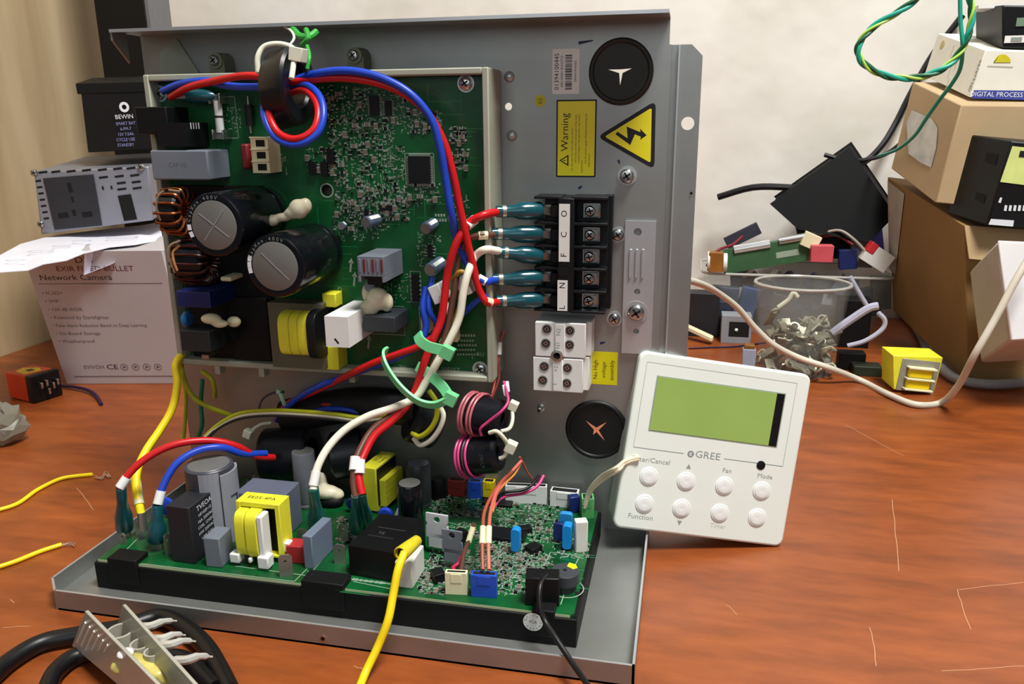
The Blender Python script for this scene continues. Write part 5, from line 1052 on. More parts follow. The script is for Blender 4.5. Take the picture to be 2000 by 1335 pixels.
# folded instruction paper on the carton
pp=MB(M_paper); TOPE=[(-30,520),(0,498),(40,476),(85,464),(130,456),(180,450),(230,445),(280,439),(312,433)]; BOTE=[(-35,536),(0,531),(55,527),(85,515),(130,508),(165,494),(215,482),(265,477),(318,468)]
zt=b0.z+BH*math.cos(l); N=len(TOPE); vs=[];fs=[]
for k in range(4):
    t_=k/3
    for i in range(N):
        a_,b_=TOPE[i],BOTE[i]; q=aZ(a_[0]+(b_[0]-a_[0])*t_,a_[1]+(b_[1]-a_[1])*t_,zt+.12+.22*math.sin(i*1.9+k*.6)*(k/3)+.0*k); vs.append(q)
for k in range(3):
    for i in range(N-1): fs.append((k*N+i,k*N+i+1,(k+1)*N+i+1,(k+1)*N+i))
pp.add(vs,fs)
q_=[vs[3*N+5],vs[3*N+8],F_.p(4.6,BH-1.9,.5),F_.p(7.0,BH-1.0,.45)]
pp.add([q_[0],q_[1],q_[3],q_[2]],[(0,3,2,1)])
ppo=pp.build('instruction_sheet',smooth=False); so=ppo.modifiers.new('paper','SOLIDIFY'); so.thickness=.0005; so.offset=1
tag(ppo,'folded white instruction sheet lying on the camera carton','paper sheet')
dm=mat('pale line drawing','#9fa6bd',.7,0,0); dr=MB(dm)
for px,py,w_,h_ in ((238,452,.9,.7),(238,463,1.2,.5),(290,447,.7,.7),(80,490,.8,.5),(120,480,.6,.4),(160,470,.7,.35),(30,508,.6,.3)):
    c=aZ(px,py,zt+.34); g=Fr(c,d_,(-d_.y,d_.x,0)); o_=rrect(-w_,-h_,w_,h_,.15,3); i_=rrect(-w_+.07,-h_+.07,w_-.07,h_-.07,.1,3); dr.plate(g,o_,[i_],.01)
dr.build('line_drawing',ppo)
# inverter
iv=thing('power_inverter','grey perforated metal power inverter with a black socket on top of the carton','inverter',(-24,24,zt))
yi=19.3; fr_q=[(65,335,yi),(290,324,yi+2.2),(300,430,yi+2.2),(80,458,yi)]
M_inv=mat('grey anodised inverter case','#8b8d98',.42,.45,.05,40)
mb=MB(M_inv); q,dv=pxbox(mb,fr_q,(0,166,305,yi+11)); mb.build('housing',iv,bevel=.15)
IF=Fr(q[3],q[2]-q[3],(q[0]-q[3])-(q[2]-q[3]).normalized()*((q[0]-q[3]).dot((q[2]-q[3]).normalized())),(0,0,0)); IF.z=IF.x.cross(IF.y); IW=(q[2]-q[3]).length; IH=(q[0]-q[3]).dot(IF.y)
def ifp(px,py): r=ray(px,py); t_=(IF.o-CAM).dot(IF.z)/r.dot(IF.z); d=CAM+r*t_-IF.o; return d.dot(IF.x),d.dot(IF.y)
sl=MB(M_hole)
def slot(px,py,w=.75,h=.17): a_,b_=ifp(px,py); sl.box(IF,a_-w/2,b_-h/2,.0,a_+w/2,b_+h/2,.02)
for px,py in ((84,336),(109,335),(139,334),(169,332),(200,331),(230,329),(256,328)): slot(px,py)
for i in range(7): slot(75+i*2.6,353+i*12.2,.45,.16)
for px,py in ((202,346),(233,344),(263,342),(237,357),(266,355),(238,369),(268,367)): slot(px,py)
sl.m(M_hole); a_,b_=ifp(230,382); c_,d2=ifp(268,428); sl.box(IF,a_,d2,.0,c_,b_,.03)
for px,py in ((201,367),(218,366)): slot(px,py,.15,.3)
sl.build('vent_slots',iv)
so_=MB(mat('charcoal socket plate','#26272d',.45,0,.05)); P4=[ifp(*c) for c in ((108,448),(200,440),(183,340),(85,348))]; so_.prism(IF,P4,0,.12); so_=so_.build('socket_plate',iv,bevel=.03)
mb=MB(M_hole)
for px,py,w,h in ((138,366,.35,.8),(143,389,.2,.5),(146,415,.3,.5),(125,420,.85,.45),(172,418,.85,.45)): a_,b_=ifp(px,py); mb.box(IF,a_-w/2,b_-h/2,.12,a_+w/2,b_+h/2,.13)
mb.build('socket_holes',so_)
for px,py in ((80,437),(67,337),(276,326)): a_,b_=ifp(px,py); mb=MB(); screw(mb,Fr(IF.p(a_,b_,0),IF.x,IF.y,IF.z),.3,.2,False); mb.build('screw',iv)
ztop=q[0].z
# battery
bt=thing('sealed_battery','black sealed battery with a white logo on top of the inverter','battery',(-22,24,ztop))
yb_=21.6; mb=MB(M_blk); q,dv=pxbox(mb,[(158,182,yb_),(320,176,yb_+1.5),(340,289,yb_+1.5),(172,298,yb_)],(0,190,170,yb_+6)); bt1=mb.build('case',bt,bevel=.08)
mb=MB(M_blk2); pxbox(mb,[(147,163,yb_-.1),(318,158,yb_+1.4),(321,178,yb_+1.4),(151,184,yb_-.1)],(0,180,152,yb_+6)); mb.build('lid',bt,bevel=.06)
BF=Fr(q[3],q[2]-q[3],(0,0,1)); BF.y=(q[0]-q[3]).normalized(); BF.z=BF.x.cross(BF.y).normalized(); BF.y=BF.z.cross(BF.x)
def bfp(px,py): r=ray(px,py); t_=(BF.o-CAM).dot(BF.z)/r.dot(BF.z); d=CAM+r*t_-BF.o; return d.dot(BF.x),d.dot(BF.y)
pr=MB(M_inkw); a_,b_=bfp(243,209); pr.plate(BF.at(a_,b_,.04),circ(0,0,.42,20),[circ(0,0,.2,16)],.01); a_,b_=bfp(243,228); pr.text(BF.at(a_,b_,.04),'BEWIN',.5,1.0)
m=mat('lavender fine print','#8b8fc0',.6)
for i,tx in enumerate(('SMART BAT','6-FM-7','12V 7.0Ah','CYCLE USE','STANDBY')): a_,b_=bfp(246,241+i*10.5); pr.m(m).text(BF.at(a_,b_,.04),tx,.36,.9)
pr.build('case_print',bt)
# tall dark cabinet behind
xl,xr=aY(196,100,33).x,aY(281,0,33).x; xb2=aY(327,20,45).x; M_cab=mat('black speaker cabinet','#08080a',.6,0,.1,spec=.3)
cabi=MB(M_cab).hexa([V((xl,33,0)),V((xr,33,0)),V((xb2,45,0)),V((xl,45,0)),V((xl,33,48)),V((xr,33,48)),V((xb2,45,48)),V((xl,45,48))]).build('tall_cabinet',bevel=.2); tag(cabi,'tall matte black cabinet in the left corner behind the battery','cabinet')
MB(mat('lit cabinet side','#6a6d72',.6,0,.04)).hexa([V((xr,33.05,.2)),V((xr+.4,33,.2)),V((xb2+.4,44.9,.2)),V((xb2,44.9,.2)),V((xr,33.05,47.8)),V((xr+.4,33,47.8)),V((xb2+.4,44.9,47.8)),V((xb2,44.9,47.8))]).build('lit_side',cabi,'slate grey side panel')  # grey slab paints the light falling on the black cabinet's right side
# relay on the desk
rx=thing('cube_relay','cube relay wrapped in red and yellow label with five pins facing out','relay',(-22,11,0))
Mr=Matrix.Rotation(1.266-math.pi*0,3,'Z'); 
q=[aZ(67,789,0),aZ(124,771,0)]; u=(q[1]-q[0]); ulen=u.length; F_=Fr(q[0],u,V((-u.y,u.x,0)),(0,0,1)); HH=2.25
mb=MB(M_blk).box(F_,0,0,.02,ulen,.7,HH); mb.build('base',rx,bevel=.1)
mb=MB(mat('glossy orange red label','#c8381a',.3,0,.1)).box(F_,.05,.7,.05,ulen-.05,3.3,HH-.03); lbm=mb.build('wrapped_label',rx,bevel=.1)
MB(mat('yellow label print','#e3c41c',.35)).prism(F_,[(.3,1.1),(1.6,1.0),(2.0,1.9),(1.4,3.0),(.5,2.6)],HH-.03,HH+.0).m(mat('brown label print','#4a2a20',.4)).prism(F_,[(.9,1.5),(1.4,1.45),(1.5,2.1),(1.0,2.2)],HH,HH+.01).build('label_print',lbm)
for a_,b_ in ((.55,1.45),(.95,1.55),(1.05,.85),(1.45,1.2),(1.8,1.4)): MB(M_steel).box(F_,a_*ulen/2.35-.09,-.55,b_-.25,a_*ulen/2.35+.09,0,b_+.25).build('pin',rx,bevel=.03)
tag(MB(mat('dark violet insulation','#261436',.4)).tube([aZ(118,752,.2),aZ(150,756,.3),aZ(175,763,.3),aZ(190,775,.2),aZ(198,789,.15)],.14,8,6).build('violet_wire'),'short dark violet wire beside the cube relay','wire')
# crumpled clear bag at left edge
mb=MB(mat('crumpled grey film','#7d7a6c',.25,0,.15,40,.5,alpha=.8)); c=aZ(-5,830,1.2)
bg=mb.ball(c,(2.0,1.6,1.5),16,10); 
for v_ in mb.v: v_+=V((R.uniform(-.25,.25),R.uniform(-.25,.25),R.uniform(-.2,.25)))
for v_ in mb.v: v_.z=max(v_.z,.01)
tag(mb.build('plastic_bag',smooth=False),'crumpled smoky plastic bag at the left edge of the desk','plastic bag')
# ================================================================ BACKGROUND RIGHT
def onleft(q,dv,px,py):
    n=dv.cross(q[0]-q[3]).normalized(); r=ray(px,py); t_=(q[3]-CAM).dot(n)/r.dot(n); return CAM+r*t_,n
cb1=thing('cardboard_box','large open brown cardboard box at the foot of the right stack','box',(55,36,0))
mb=MB(M_cardd); q,dv=pxbox(mb,[(1884,440,31),(2130,470,31),(2120,760,31),(1890,748,31)],(0,1733,345,45)); mb.build('carton',cb1,bevel=.1)
mb=MB(M_card); a_=[aY(1884,440,30.9),aY(2060,452,30.9),aY(2060,520,29.5),aY(1893,505,29.8)]; mb.hexa([a_[3],a_[2],a_[2]+V((0,.2,0)),a_[3]+V((0,.2,0)),a_[0],a_[1],a_[1]+V((0,.2,0)),a_[0]+V((0,.2,0))]); mb.build('front_flap',cb1,'lighter torn front flap')
mb=MB(mat('glossy parcel tape','#b7b3ab',.3,0,.06)); a_=[aY(1733,372,44.8),aY(1768,398,42),aY(1748,535,42.3),aY(1733,520,44.8)]; P=[onleft(q,dv,*c) for c in ((1735,352),(1768,378),(1750,535),(1738,525))]; n=P[0][1]; n=n if n.dot(CAM-P[0][0])>0 else -n; mb.add([p+n*.08 for p,_ in P],[(0,1,2,3)]); mb.build('packing_tape',cb1)
zt1=aY(1884,440,31).z
cb2=thing('cardboard_box','smaller brown cardboard box with a clear label pouch, on the large box','box',(50,37,zt1))
mb=MB(M_cardt); q2,dv2=pxbox(mb,[(1878,205,33),(2120,208,33),(2080,420,33),(1826,396,33)],(0,1783,160,43)); mb.build('carton',cb2,bevel=.1)
lp_=[(1783,215),(1822,232),(1833,250),(1830,290),(1820,327),(1800,318),(1776,300),(1772,240)]
P=[onleft(q2,dv2,*c) for c in lp_]; n=P[0][1]; sg=1 if n.dot(CAM-P[0][0])>0 else -1
MB(mat('glossy label pouch','#c0bfb8',.25,0,.12,60)).add([p+n*sg*.08 for p,_ in P],[tuple(range(8))]).build('label_pouch',cb2,smooth=False)
zt2=q2[0].z
wbx=thing('white_carton','white printed carton with a blue stripe, on the smaller cardboard box','box',(52,36,zt2))
mb=MB(mat('white carton board','#e4e4d6',.5,0,.02)); q3,dv3=pxbox(mb,[(1925,98,34.5),(2120,104,34.5),(2100,200,34.5),(1893,190,34.5)],(0,1832,65,43)); mb.build('carton',wbx,bevel=.05)
CF=Fr(q3[3],q3[2]-q3[3],q3[0]-q3[3]); CF.z=CF.x.cross(CF.y).normalized(); 
def cfp(px,py):
    r=ray(px,py); t_=(CF.o-CAM).dot(CF.z)/r.dot(CF.z); return CAM+r*t_+CF.z*.04*(1 if CF.z.dot(CAM-CF.o)>0 else -1)
sgn=1 if CF.z.dot(CAM-CF.o)>0 else -1
pr=MB(mat('carton blue stripe','#3c459c',.5)).add([cfp(*c) for c in ((1902,176),(2110,178),(2105,198),(1897,192))],[(3,2,1,0)])
c=cfp(1955,185); cx_=(cfp(2000,186)-c).normalized(); cy_=CF.z.cross(cx_)*sgn if 0 else (CF.z*sgn).cross(cx_)
pr.m(M_inkw).text(Fr(cfp(1962,185)+CF.z*sgn*.03,cx_,cy_,CF.z*sgn),'DIGITAL PROCESS CON',.52,.92)
pr.m(mat('carton gold emblem','#c9c11e',.5)).add([cfp(1940+0,122)]+[cfp(1958+16*math.cos(a),122-16*math.sin(a)) for a in [math.pi*i/8 for i in range(8,-1,-1)]],[tuple(range(10))[::-1]])
pr.m(mat('carton grey rule','#a9a995',.6)).add([cfp(*c) for c in ((1928,128),(1978,130),(1978,131.5),(1928,129.5))],[(3,2,1,0)])
pr.build('carton_print',wbx,smooth=False)
pr=MB(M_carton3)
P0,n=onleft(q3,dv3,1880,140); sg=1 if n.dot(CAM-P0)>0 else -1; ux=-(q3[0]-q3[3]).normalized(); fz=n*sg
for tx,px,py,sz in (('XE76Y3',1909,137,.5),('ND',1896,170,.5)): P0,_=onleft(q3,dv3,px,py); pr.text(Fr(P0+fz*.03,ux,fz.cross(ux),fz),tx,sz)
pr.m(mat('pale gold emblem','#c0b47c',.6)); P0,_=onleft(q3,dv3,1841,87); pr.prism(Fr(P0,ux,fz.cross(ux),fz),circ(0,0,.35,14),.01,.03); pr.m(mat('pale side print','#b9b8a8',.6))
for px,py in ((1860,100),(1868,125),(1855,140),(1850,165),(1872,112)): P0,_=onleft(q3,dv3,px,py); pr.box(Fr(P0+fz*.01,ux,fz.cross(ux),fz),-.5,-.05,0,.5,.02,.01)
pr.build('side_print',wbx)
zt3=q3[0].z
def din(name,label,front,back,holes_,extra):
    t_=thing(name,label,'controller module',aY(*front[3])); mb=MB(M_blk); q,dv=pxbox(mb,front,back); mb.build('housing',t_,bevel=.12)
    return t_,q,dv
d1,qd,dvd=din('digital_controller','black digital controller module on top of the white carton',[(1958,10,35),(2150,14,35),(2140,100,35),(1958,94,35)],(0,1905,15,41),None,None)
mb=MB(mat('green grey display','#6f8672',.3)); a_,b_=aY(1986,35,34.95),aY(2040,50,34.95); mb.box(PV,a_.x,b_.z,-34.98,b_.x,a_.z,-34.9) ; mb.build('display',d1)
mb=MB(M_white); a_,b_=aY(1963,70,34.95),aY(2040,82,34.95); mb.box(PV,a_.x,b_.z,-34.98,b_.x,a_.z,-34.9); mb.m(M_inkg); a_,b_=aY(1975,73,34.9),aY(1995,80,34.9); mb.box(PV,a_.x,b_.z,-34.9,b_.x,a_.z,-34.85); mb.build('name_plate',d1)
MB(M_white).box(Fr(qd[0]+V((-1.0,2.5,.0))),-.2,-.8,0,6.5,1.6,.25).build('top_label',d1)
d2_,qd,dvd=din('digital_controller','black controller module with yellow green front, leaning on the smaller cardboard box',[(1975,275,29),(2140,290,29),(2120,455,29),(1928,440,29)],(0,1890,262,33.5),None,None)
def dfp(px,py,k=.05):
    n=(qd[1]-qd[0]).cross(qd[0]-qd[3]).normalized(); n=n if n.dot(CAM-qd[0])>0 else -n; r=ray(px,py); t_=(qd[0]-CAM).dot(n)/r.dot(n); return CAM+r*t_+n*k
MB(mat('pale lime overlay','#d2e089',.45)).add([dfp(*c) for c in ((1977,285),(2040,292),(2040,366),(1953,355))],[(3,2,1,0)]).m(M_ink).add([dfp(*c,.08) for c in ((1992,294),(2020,297),(2018,309),(1989,306))],[(3,2,1,0)]).build('front_overlay',d2_,smooth=False)
mb=MB(M_inkw)
for i in range(7): x_=1962+i*9; mb.add([dfp(*c,.06) for c in ((x_,400),(x_+5,401),(x_+3,412),(x_-2,411))],[(3,2,1,0)])
mb.add([dfp(*c,.06) for c in ((1935,427),(1980,430),(1978,442),(1930,438))],[(3,2,1,0)]).add([dfp(*c,.06) for c in ((1953,385),(1957,386),(1954,396),(1949,395))],[(3,2,1,0)]); mb.build('front_print',d2_,smooth=False)
nL=dvd.cross(qd[0]-qd[3]).normalized(); nL=nL if nL.dot(CAM-qd[0])>0 else -nL
def dlp(px,py,k=.03): r=ray(px,py); t_=(qd[0]-CAM).dot(nL)/r.dot(nL); return CAM+r*t_+nL*k
MB(M_hole).add([dlp(*c) for c in ((1928,297),(1950,302),(1945,323),(1924,316))],[(3,2,1,0)]).add([dlp(*c) for c in ((1908,375),(1926,380),(1922,398),(1904,388))],[(3,2,1,0)]).build('side_opening',d2_,smooth=False)
# grey white socket box
sbx=thing('wall_socket_box','grey and white surface socket box tilted against the large cardboard box','socket box',aZ(1930,730,0))
mb=MB(mat('grey white box plastic','#b3b0a6',.5,0,.03)); fq=[(1947,470,25),(2120,478,25),(2130,655,23),(1972,665,23)]
q4,dv4=pxbox(mb,fq,(0,1892,530,29.5)); mb.build('back_box',sbx,bevel=.25)
mb=MB(mat('lilac white face','#dcdcdc',.4,0,.02)); n4=(q4[1]-q4[0]).cross(q4[0]-q4[3]).normalized(); n4=n4 if n4.dot(CAM-q4[0])>0 else -n4
mb.hexa([q4[3],q4[2],q4[2]+n4*.25,q4[3]+n4*.25,q4[0],q4[1],q4[1]+n4*.25,q4[0]+n4*.25]); mb.build('face_plate',sbx,bevel=.1)
# flex cables right
tag(MB(M_cable).tube([aY(a,b,y_) for a,b,y_ in ((1325,545,14),(1365,553,20),(1400,570,24),(1440,600,26),(1475,640,27),(1510,672,27.5),(1560,698,28),(1620,718,28))]+[aZ(a,b,.26) for a,b in ((1680,742),(1740,772),(1790,790),(1835,787))]+[aY(a,b,y_) for a,b,y_ in ((1870,755,22),(1905,690,20),(1945,620,20.5),(1985,545,21),(2030,470,22))],.25,12,8).build('white_cable'),'long off-white round cable sweeping across the desk in front of the bins','cable')
tag(MB(mat('grey cable jacket','#8b8b8c',.45,0,.05)).tube([aZ(a,b,.5) for a,b in ((1722,600),(1765,615),(1795,650),(1815,690),(1840,720),(1875,742),(1930,750),(2020,745))],.4,12,8).build('grey_cable'),'thick grey cable curving behind the small yellow transformer','cable')
gl=MB(mat('teal green insulation','#1f9c86',.4,0,.06)); dg=mat('dark green insulation','#1b5a38',.4,0,.08); yg=mat('lime insulation','#a8d85a',.4,0,.06)
LP_=[(1800,-10),(1760,20),(1700,58),(1676,90),(1684,120),(1720,145),(1765,152),(1810,148),(1850,128),(1880,95),(1893,60),(1898,20),(1893,-15)]
def twist(pts,y_,off,ph):
    P=spline([aY(a,b,y_) for a,b in pts],10); o=[]
    for i,p in enumerate(P):
        t_=(P[min(i+1,len(P)-1)]-P[max(i-1,0)]).normalized(); x=t_.orthogonal().normalized(); x=V((0,1,0)); y=t_.cross(x).normalized(); a=ph+i*.28; o.append(p+x*(off*math.cos(a))+y*(off*math.sin(a)))
    return o
gw=thing('twisted_green_wire','looped twisted green and lime wires hanging in front of the white wall','wire',aY(1740,152,24))
MB(mat('teal green insulation','#1f9c86',.4,0,.06)).tube(twist(LP_,24,.13,0),.15,8,raw=True).build('strand',gw,'teal strand'); MB(dg).tube(twist(LP_,24,.13,2.1),.13,8,raw=True).build('strand',gw,'dark green strand'); MB(yg).tube(twist(LP_,24,.13,4.2),.1,8,raw=True).build('strand',gw,'lime strand')
wire1('green_wire','teal wire hanging straight down over the white carton into the black cord','wire',[aY(a,b,y_) for a,b,y_ in ((1875,-10,24),(1876,40,24),(1880,90,24),(1875,135,25),(1858,165,26),(1835,195,27),(1810,230,28),(1790,260,30),(1755,290,36),(1715,305,46))],.14,mat('teal green insulation','#1f9c86',.4,0,.06))
tag(MB(M_cblk).tube([aY(a,b,y_) for a,b,y_ in ((1880,30,53),(1820,110,53),(1775,190,52.5),(1750,240,52),(1722,285,51),(1690,315,50.5),(1660,320,49.6))],.32,8,8).tube([aY(a,b,y_) for a,b,y_ in ((1770,270,49.5),(1735,298,49.5),(1690,312,49),(1650,312,48.5),(1610,302,48.5))],.22,8,8).build('power_cable'),'black cords hanging down the wall to the black square adapter','cord')
tag(MB(M_cblk).tube([aY(a,b,y_) for a,b,y_ in ((1402,385,50),(1470,366,49.5),(1540,366,49),(1600,372,48.5))],.35,8,4,).build('plastic_strip'),'stiff black strip poking out left of the black square adapter','cord')
# black square adapter
ad=MB(mat('black adapter plastic','#030304',.6,0,.06,spec=.15)); fq=[(1660,292,40),(1748,420,39),(1690,466,37.5),(1515,400,38)]
ad.hexa([aY(*c) for c in ((1590,492,37),(1700,462,37.5),(1700,462,40),(1590,492,40))]+[aY(*c) for c in ((1512,395,38.5),(1655,290,40),(1655,290,43),(1512,395,42))]) if 0 else None
pts=[(1658,292,40.5),(1745,420,38.5),(1695,470,37.2),(1560,445,37.6),(1508,398,38.8)]
fr3=[aY(c[0],c[1],c[2]+7.2) for c in pts]; dv=V((.6,2.6,.5)); n=len(pts); ad.add(fr3+[p+dv for p in fr3],[tuple(range(n))[::-1],tuple(range(n,2*n))]+[((i+1)%n,i,n+i,n+(i+1)%n) for i in range(n)])
tag(ad.build('power_adapter',bevel=.15),'square matte black power adapter propped on the parts bin against the wall','adapter')
# parts bin: tapered clear box
def tub(name,label,base,top,h,wall=.12,m=M_clear):
    b=[V(p) for p in base]; t_=[V(p) for p in top]; c=sum(b,V())/len(b); ct_=sum(t_,V())/len(t_); n=len(b); mb=MB(m)
    ib=[c+(p-c)*.95+V((0,0,wall)) for p in b]; it=[ct_+(p-ct_)*.95 for p in t_]
    mb.add(b+t_+ib+it,[tuple(range(n))[::-1],tuple(range(2*n,3*n))]+[(i,(i+1)%n,n+(i+1)%n,n+i) for i in range(n)]+[(2*n+(i+1)%n,2*n+i,3*n+i,3*n+(i+1)%n) for i in range(n)]+[(n+i,n+(i+1)%n,3*n+(i+1)%n,3*n+i) for i in range(n)])
    t__=thing(name,label,'container',(c.x,c.y,0)); mb.build('tub',t__)
    MB(mat('clear plastic rim','#c4c4bc',.2,0,0,alpha=.75)).tube(t_+[t_[0]],.14,6,1,raw=True).build('rim',t__); return t__
zt_=5.6
T0=[aZ(1372,545,zt_),aZ(1745,523,zt_),aZ(1758,500,zt_)]; 
def rr4(cx_,cy_,w,d,r,z,n=4): return [V((a,b,z)) for a,b in rrect(cx_-w/2,cy_-d/2,cx_+w/2,cy_+d/2,r,n)]
A1=aZ(1385,548,zt_); A2=aZ(1740,524,zt_); cx_=(A1.x+A2.x)/2; ww=(A2.x-A1.x)+1; yy=min(A1.y,A2.y)
yb0=43.2; A1=aY(1370,545,yb0); A2=aY(1750,530,yb0+1.5); zt_=(A1.z+A2.z)/2
cx_=(A1.x+A2.x)/2; ww=A2.x-A1.x
tub('parts_bin','wide clear plastic bin overflowing with electronic scraps behind the cup','',0,0) if 0 else None
tub('parts_bin','wide clear plastic bin overflowing with electronic scraps',rr4(cx_,yb0+4.6,ww*.82,7.4,1.2,.05),rr4(cx_,yb0+4.8,ww,9.0,1.5,zt_),zt_)
K1=aY(1478,530,31); K2=aY(1668,545,31); zk=aY(1570,556,31).z; kc=(K1.x+K2.x)/2; kr=(K2.x-K1.x)/2
kbx=[V((kc+kr*.78*math.cos(2*math.pi*i/24),31.8+kr*.7*math.sin(2*math.pi*i/24),.05)) for i in range(24)]
ktx=[V((kc+kr*math.cos(2*math.pi*i/24),31.8+kr*.85*math.sin(2*math.pi*i/24),zk)) for i in range(24)]
tub('plastic_cup','clear oval plastic cup of metal lugs in front of the wide bin',kbx,ktx,zk)
# scraps in the bin
def scrap(name,label,cat,px,py,y_,w,h,d,m,rot=0,grp=None,deco=None,tilt=0):
    if y_>33.5: k_=(y_+7+39)/(y_+39); y_+=7; w,h,d=w*k_,h*k_,d*k_
    c=aY(px,py,y_)
    if name in ('black_component','dc_jack','clear_plug'):
        top=c.z+h/2; h=top; c.z=top/2+.01; rot=0
    F_=Fr(c,(math.cos(rot),0,math.sin(rot)),(-math.sin(rot),0,math.cos(rot)),(0,-1,0)); mb=MB(m).box(F_,-w/2,-h/2,-d/2,w/2,h/2,d/2)
    if deco: deco(mb,F_,w,h,d)
    return tag(mb.build(name,bevel=.05),label,cat,grp)
def gd(mb,F_,w,h,d):
    mb.m(mat('shiny can metal','#e2e4e4',.18,.7,.03)).tube([F_.p(-w*.35,h*.45,.3),F_.p(.05*w,h*.45,.3)],.45,10,2).m(M_steel).tube([F_.p(w*.15,h*.5,.3),F_.p(w*.45,h*.5,.3)],.4,10,2); mb.m(M_silk).box(F_,.1*w,-.2*h,d/2,.35*w,.05*h,d/2+.02)
scrap('circuit_scrap','green board scrap with silver cans sticking out of the bin','circuit board',1497,497,37.5,8.0,2.2,.8,mat('dull green board','#355c3a',.5,0,.1),.2,None,gd)
scrap('fuse_holder','pink block lying at the middle of the bin','component',1604,494,36.5,1.9,1.5,1.2,mat('pink red plastic','#c8505a',.5),0)
scrap('signal_relay','white block with a red top at the right of the bin','component',1712,502,36.8,2.4,1.7,1.2,M_white,-.55,None,lambda mb,F_,w,h,d: mb.m(mat('bright red plastic','#c92a2e',.4)).box(F_,-w/2-.05,-.0,-d/2,-w/2+.7,h/2+.1,d/2+.05))
scrap('plastic_shard','dark slate wedge at the left of the bin','component',1450,460,41,3.4,1.2,.4,mat('slate plastic','#34343f',.5),.5)
scrap('foam_piece','ivory plug on a grey lead in the bin','component',1583,470,37,1.5,1.3,.8,M_ivory,-.4)
scrap('coil_spool','amber reel piece with white rims at the left end of the bin','component',1398,510,36.5,1.3,1.8,1.4,mat('amber plastic','#8d5a1c',.4,0,.15),0,None,lambda mb,F_,w,h,d:(mb.m(M_white).lathe(Fr(F_.p(-w/2,0,0),F_.y,F_.z,F_.x),[(1.0,-.12),(1.0,.12)],18).lathe(Fr(F_.p(w/2+.2,-.1,0),F_.y,F_.z,F_.x),[(.95,-.2),(.95,.2)],18)))
scrap('blue_block','blue block low at the right of the bin','component',1655,505,38,1.5,1.8,1.0,M_navy,.1); scrap('blue_strip','violet blue strip leaning in the right corner of the bin','component',1712,460,40,1.0,3.2,.5,mat('violet blue plastic','#4b4aa0',.5),.2)
scrap('grey_block','dark grey block at the right of the bin','component',1682,495,38.5,1.9,2.4,1.0,mat('grey brown plastic','#5a5452',.5),0); scrap('black_bracket','upright black bracket behind the green board','component',1568,450,39,1.1,2.4,.5,M_blk2,.3)
scrap('black_relay_block','black block lying low behind the red wires','component',1640,480,40.5,4.5,2.2,1.5,M_blk2,0)
for k,(P,m,r_,lab_) in enumerate(((((1600,462,38.5),(1635,460,38),(1665,478,37.5)),mat('dark red lead','#7b1a24',.4),.16,'dark red lead curving over the bin'),(((1605,455,38),(1640,450,37.5),(1665,465,37),(1690,490,36.8)),mat('translucent grey lead','#9a958c',.4),.14,'grey lead arching over the bin'),(((1380,520,36.5),(1400,490,36.8),(1430,478,38),(1450,462,40)),mat('dark red lead','#7b1a24',.4),.14,'dark red lead at the left end of the bin'))): wire1('scrap_wire',lab_,'wire',[aY(p[0],p[1],p[2]+7) for p in P],r_,m)
# contents seen through bin: blue, dark pieces
for k,(px,py,w,h,m,lab_) in enumerate(((1460,590,1.6,3.0,mat('steel blue plastic','#39507e',.5,0,.1),'steel blue piece inside the bin'),(1415,585,2.5,2.6,mat('slate blue plastic','#4a5568',.5,0,.1),'slate blue piece inside the bin'),(1720,570,1.6,3.0,mat('smoke plastic','#54564f',.5,0,.1),'smoky piece inside the right of the bin'),(1690,590,2.2,2.6,M_blk2,'black piece inside the right of the bin'))): scrap('bin_scrap',lab_,'component',px,py,38.5,w,h,1.2,m,.15*k-.2)
MIX=[('#2b3550',1.6,1.8),('#3b3b3f',2.2,1.4),('#5b6476',1.4,2.0),('#1a1a1e',2.0,2.0),('#6b6658',1.5,1.2),('#28384a',1.3,1.6),('#7d7f84',1.2,1.0),('#45302a',1.4,1.2)]
for k in range(26):
    h_,w_,hh_=MIX[k%8]; cx2=cx_+ww*.36*(((k*7)%26)/13-1); z2=.9+2.0*(k//9)+R.uniform(0,.4); ys=yb0+2.2+R.uniform(0,3.5)
    F_=Fr((cx2,ys,z2),(math.cos(k),math.sin(k)*.3,math.sin(k)*.6),(0,.1,1)); F_.z=F_.x.cross(F_.y).normalized(); F_.y=F_.z.cross(F_.x)
    mb=MB(mat('scrap shade %d'%(k%8),h_,.5,0,.15)).box(F_,-w_/2,-hh_/2,-.5,w_/2,hh_/2,.5); mb.m(M_tin).box(F_,-w_*.3,-hh_/2-.3,-.1,-w_*.22,-hh_/2,.1).box(F_,w_*.22,-hh_/2-.3,-.1,w_*.3,-hh_/2,.1)
    tag(mb.build('scrap_component',bevel=.06),'loose dark electronic part heaped inside the clear parts bin','component','parts heaped in the bin')
# lugs in the cup
LG=[]
ML=mat('dull zinc lug','#9c9a86',.4,.5,.15,90)
lug=MB(ML).box(W0,-.8,-.35,-.06,.8,.35,.06).torus(Fr((1.1,0,0)),.36,.13,16,6).build('metal_lug',origin=(0,0,0))
lugs=[]
for k in range(64):
    o=lug if k==0 else lug.copy()
    if k: bpy.context.scene.collection.objects.link(o)
    a=R.uniform(0,6.28); rr_=math.sqrt(R.uniform(.02,.5))*kr; lvl=.3+k*.062
    o.location=V((kc+rr_*math.cos(a),31.8+rr_*.75*math.sin(a)-.3,lvl+.25))*S; o.rotation_euler=(R.uniform(-.9,.9),R.uniform(-.9,.9),R.uniform(0,6.28)); tag(o,'small dull zinc lug in the clear oval cup','metal lug','metal lugs in the plastic cup')
wire1('grey_tie','pale strap poking up inside the cup','strap' ,[aY(a,b,31.8) for a,b in ((1520,600),(1540,585),(1550,572),(1558,580))],.2,M_tie)
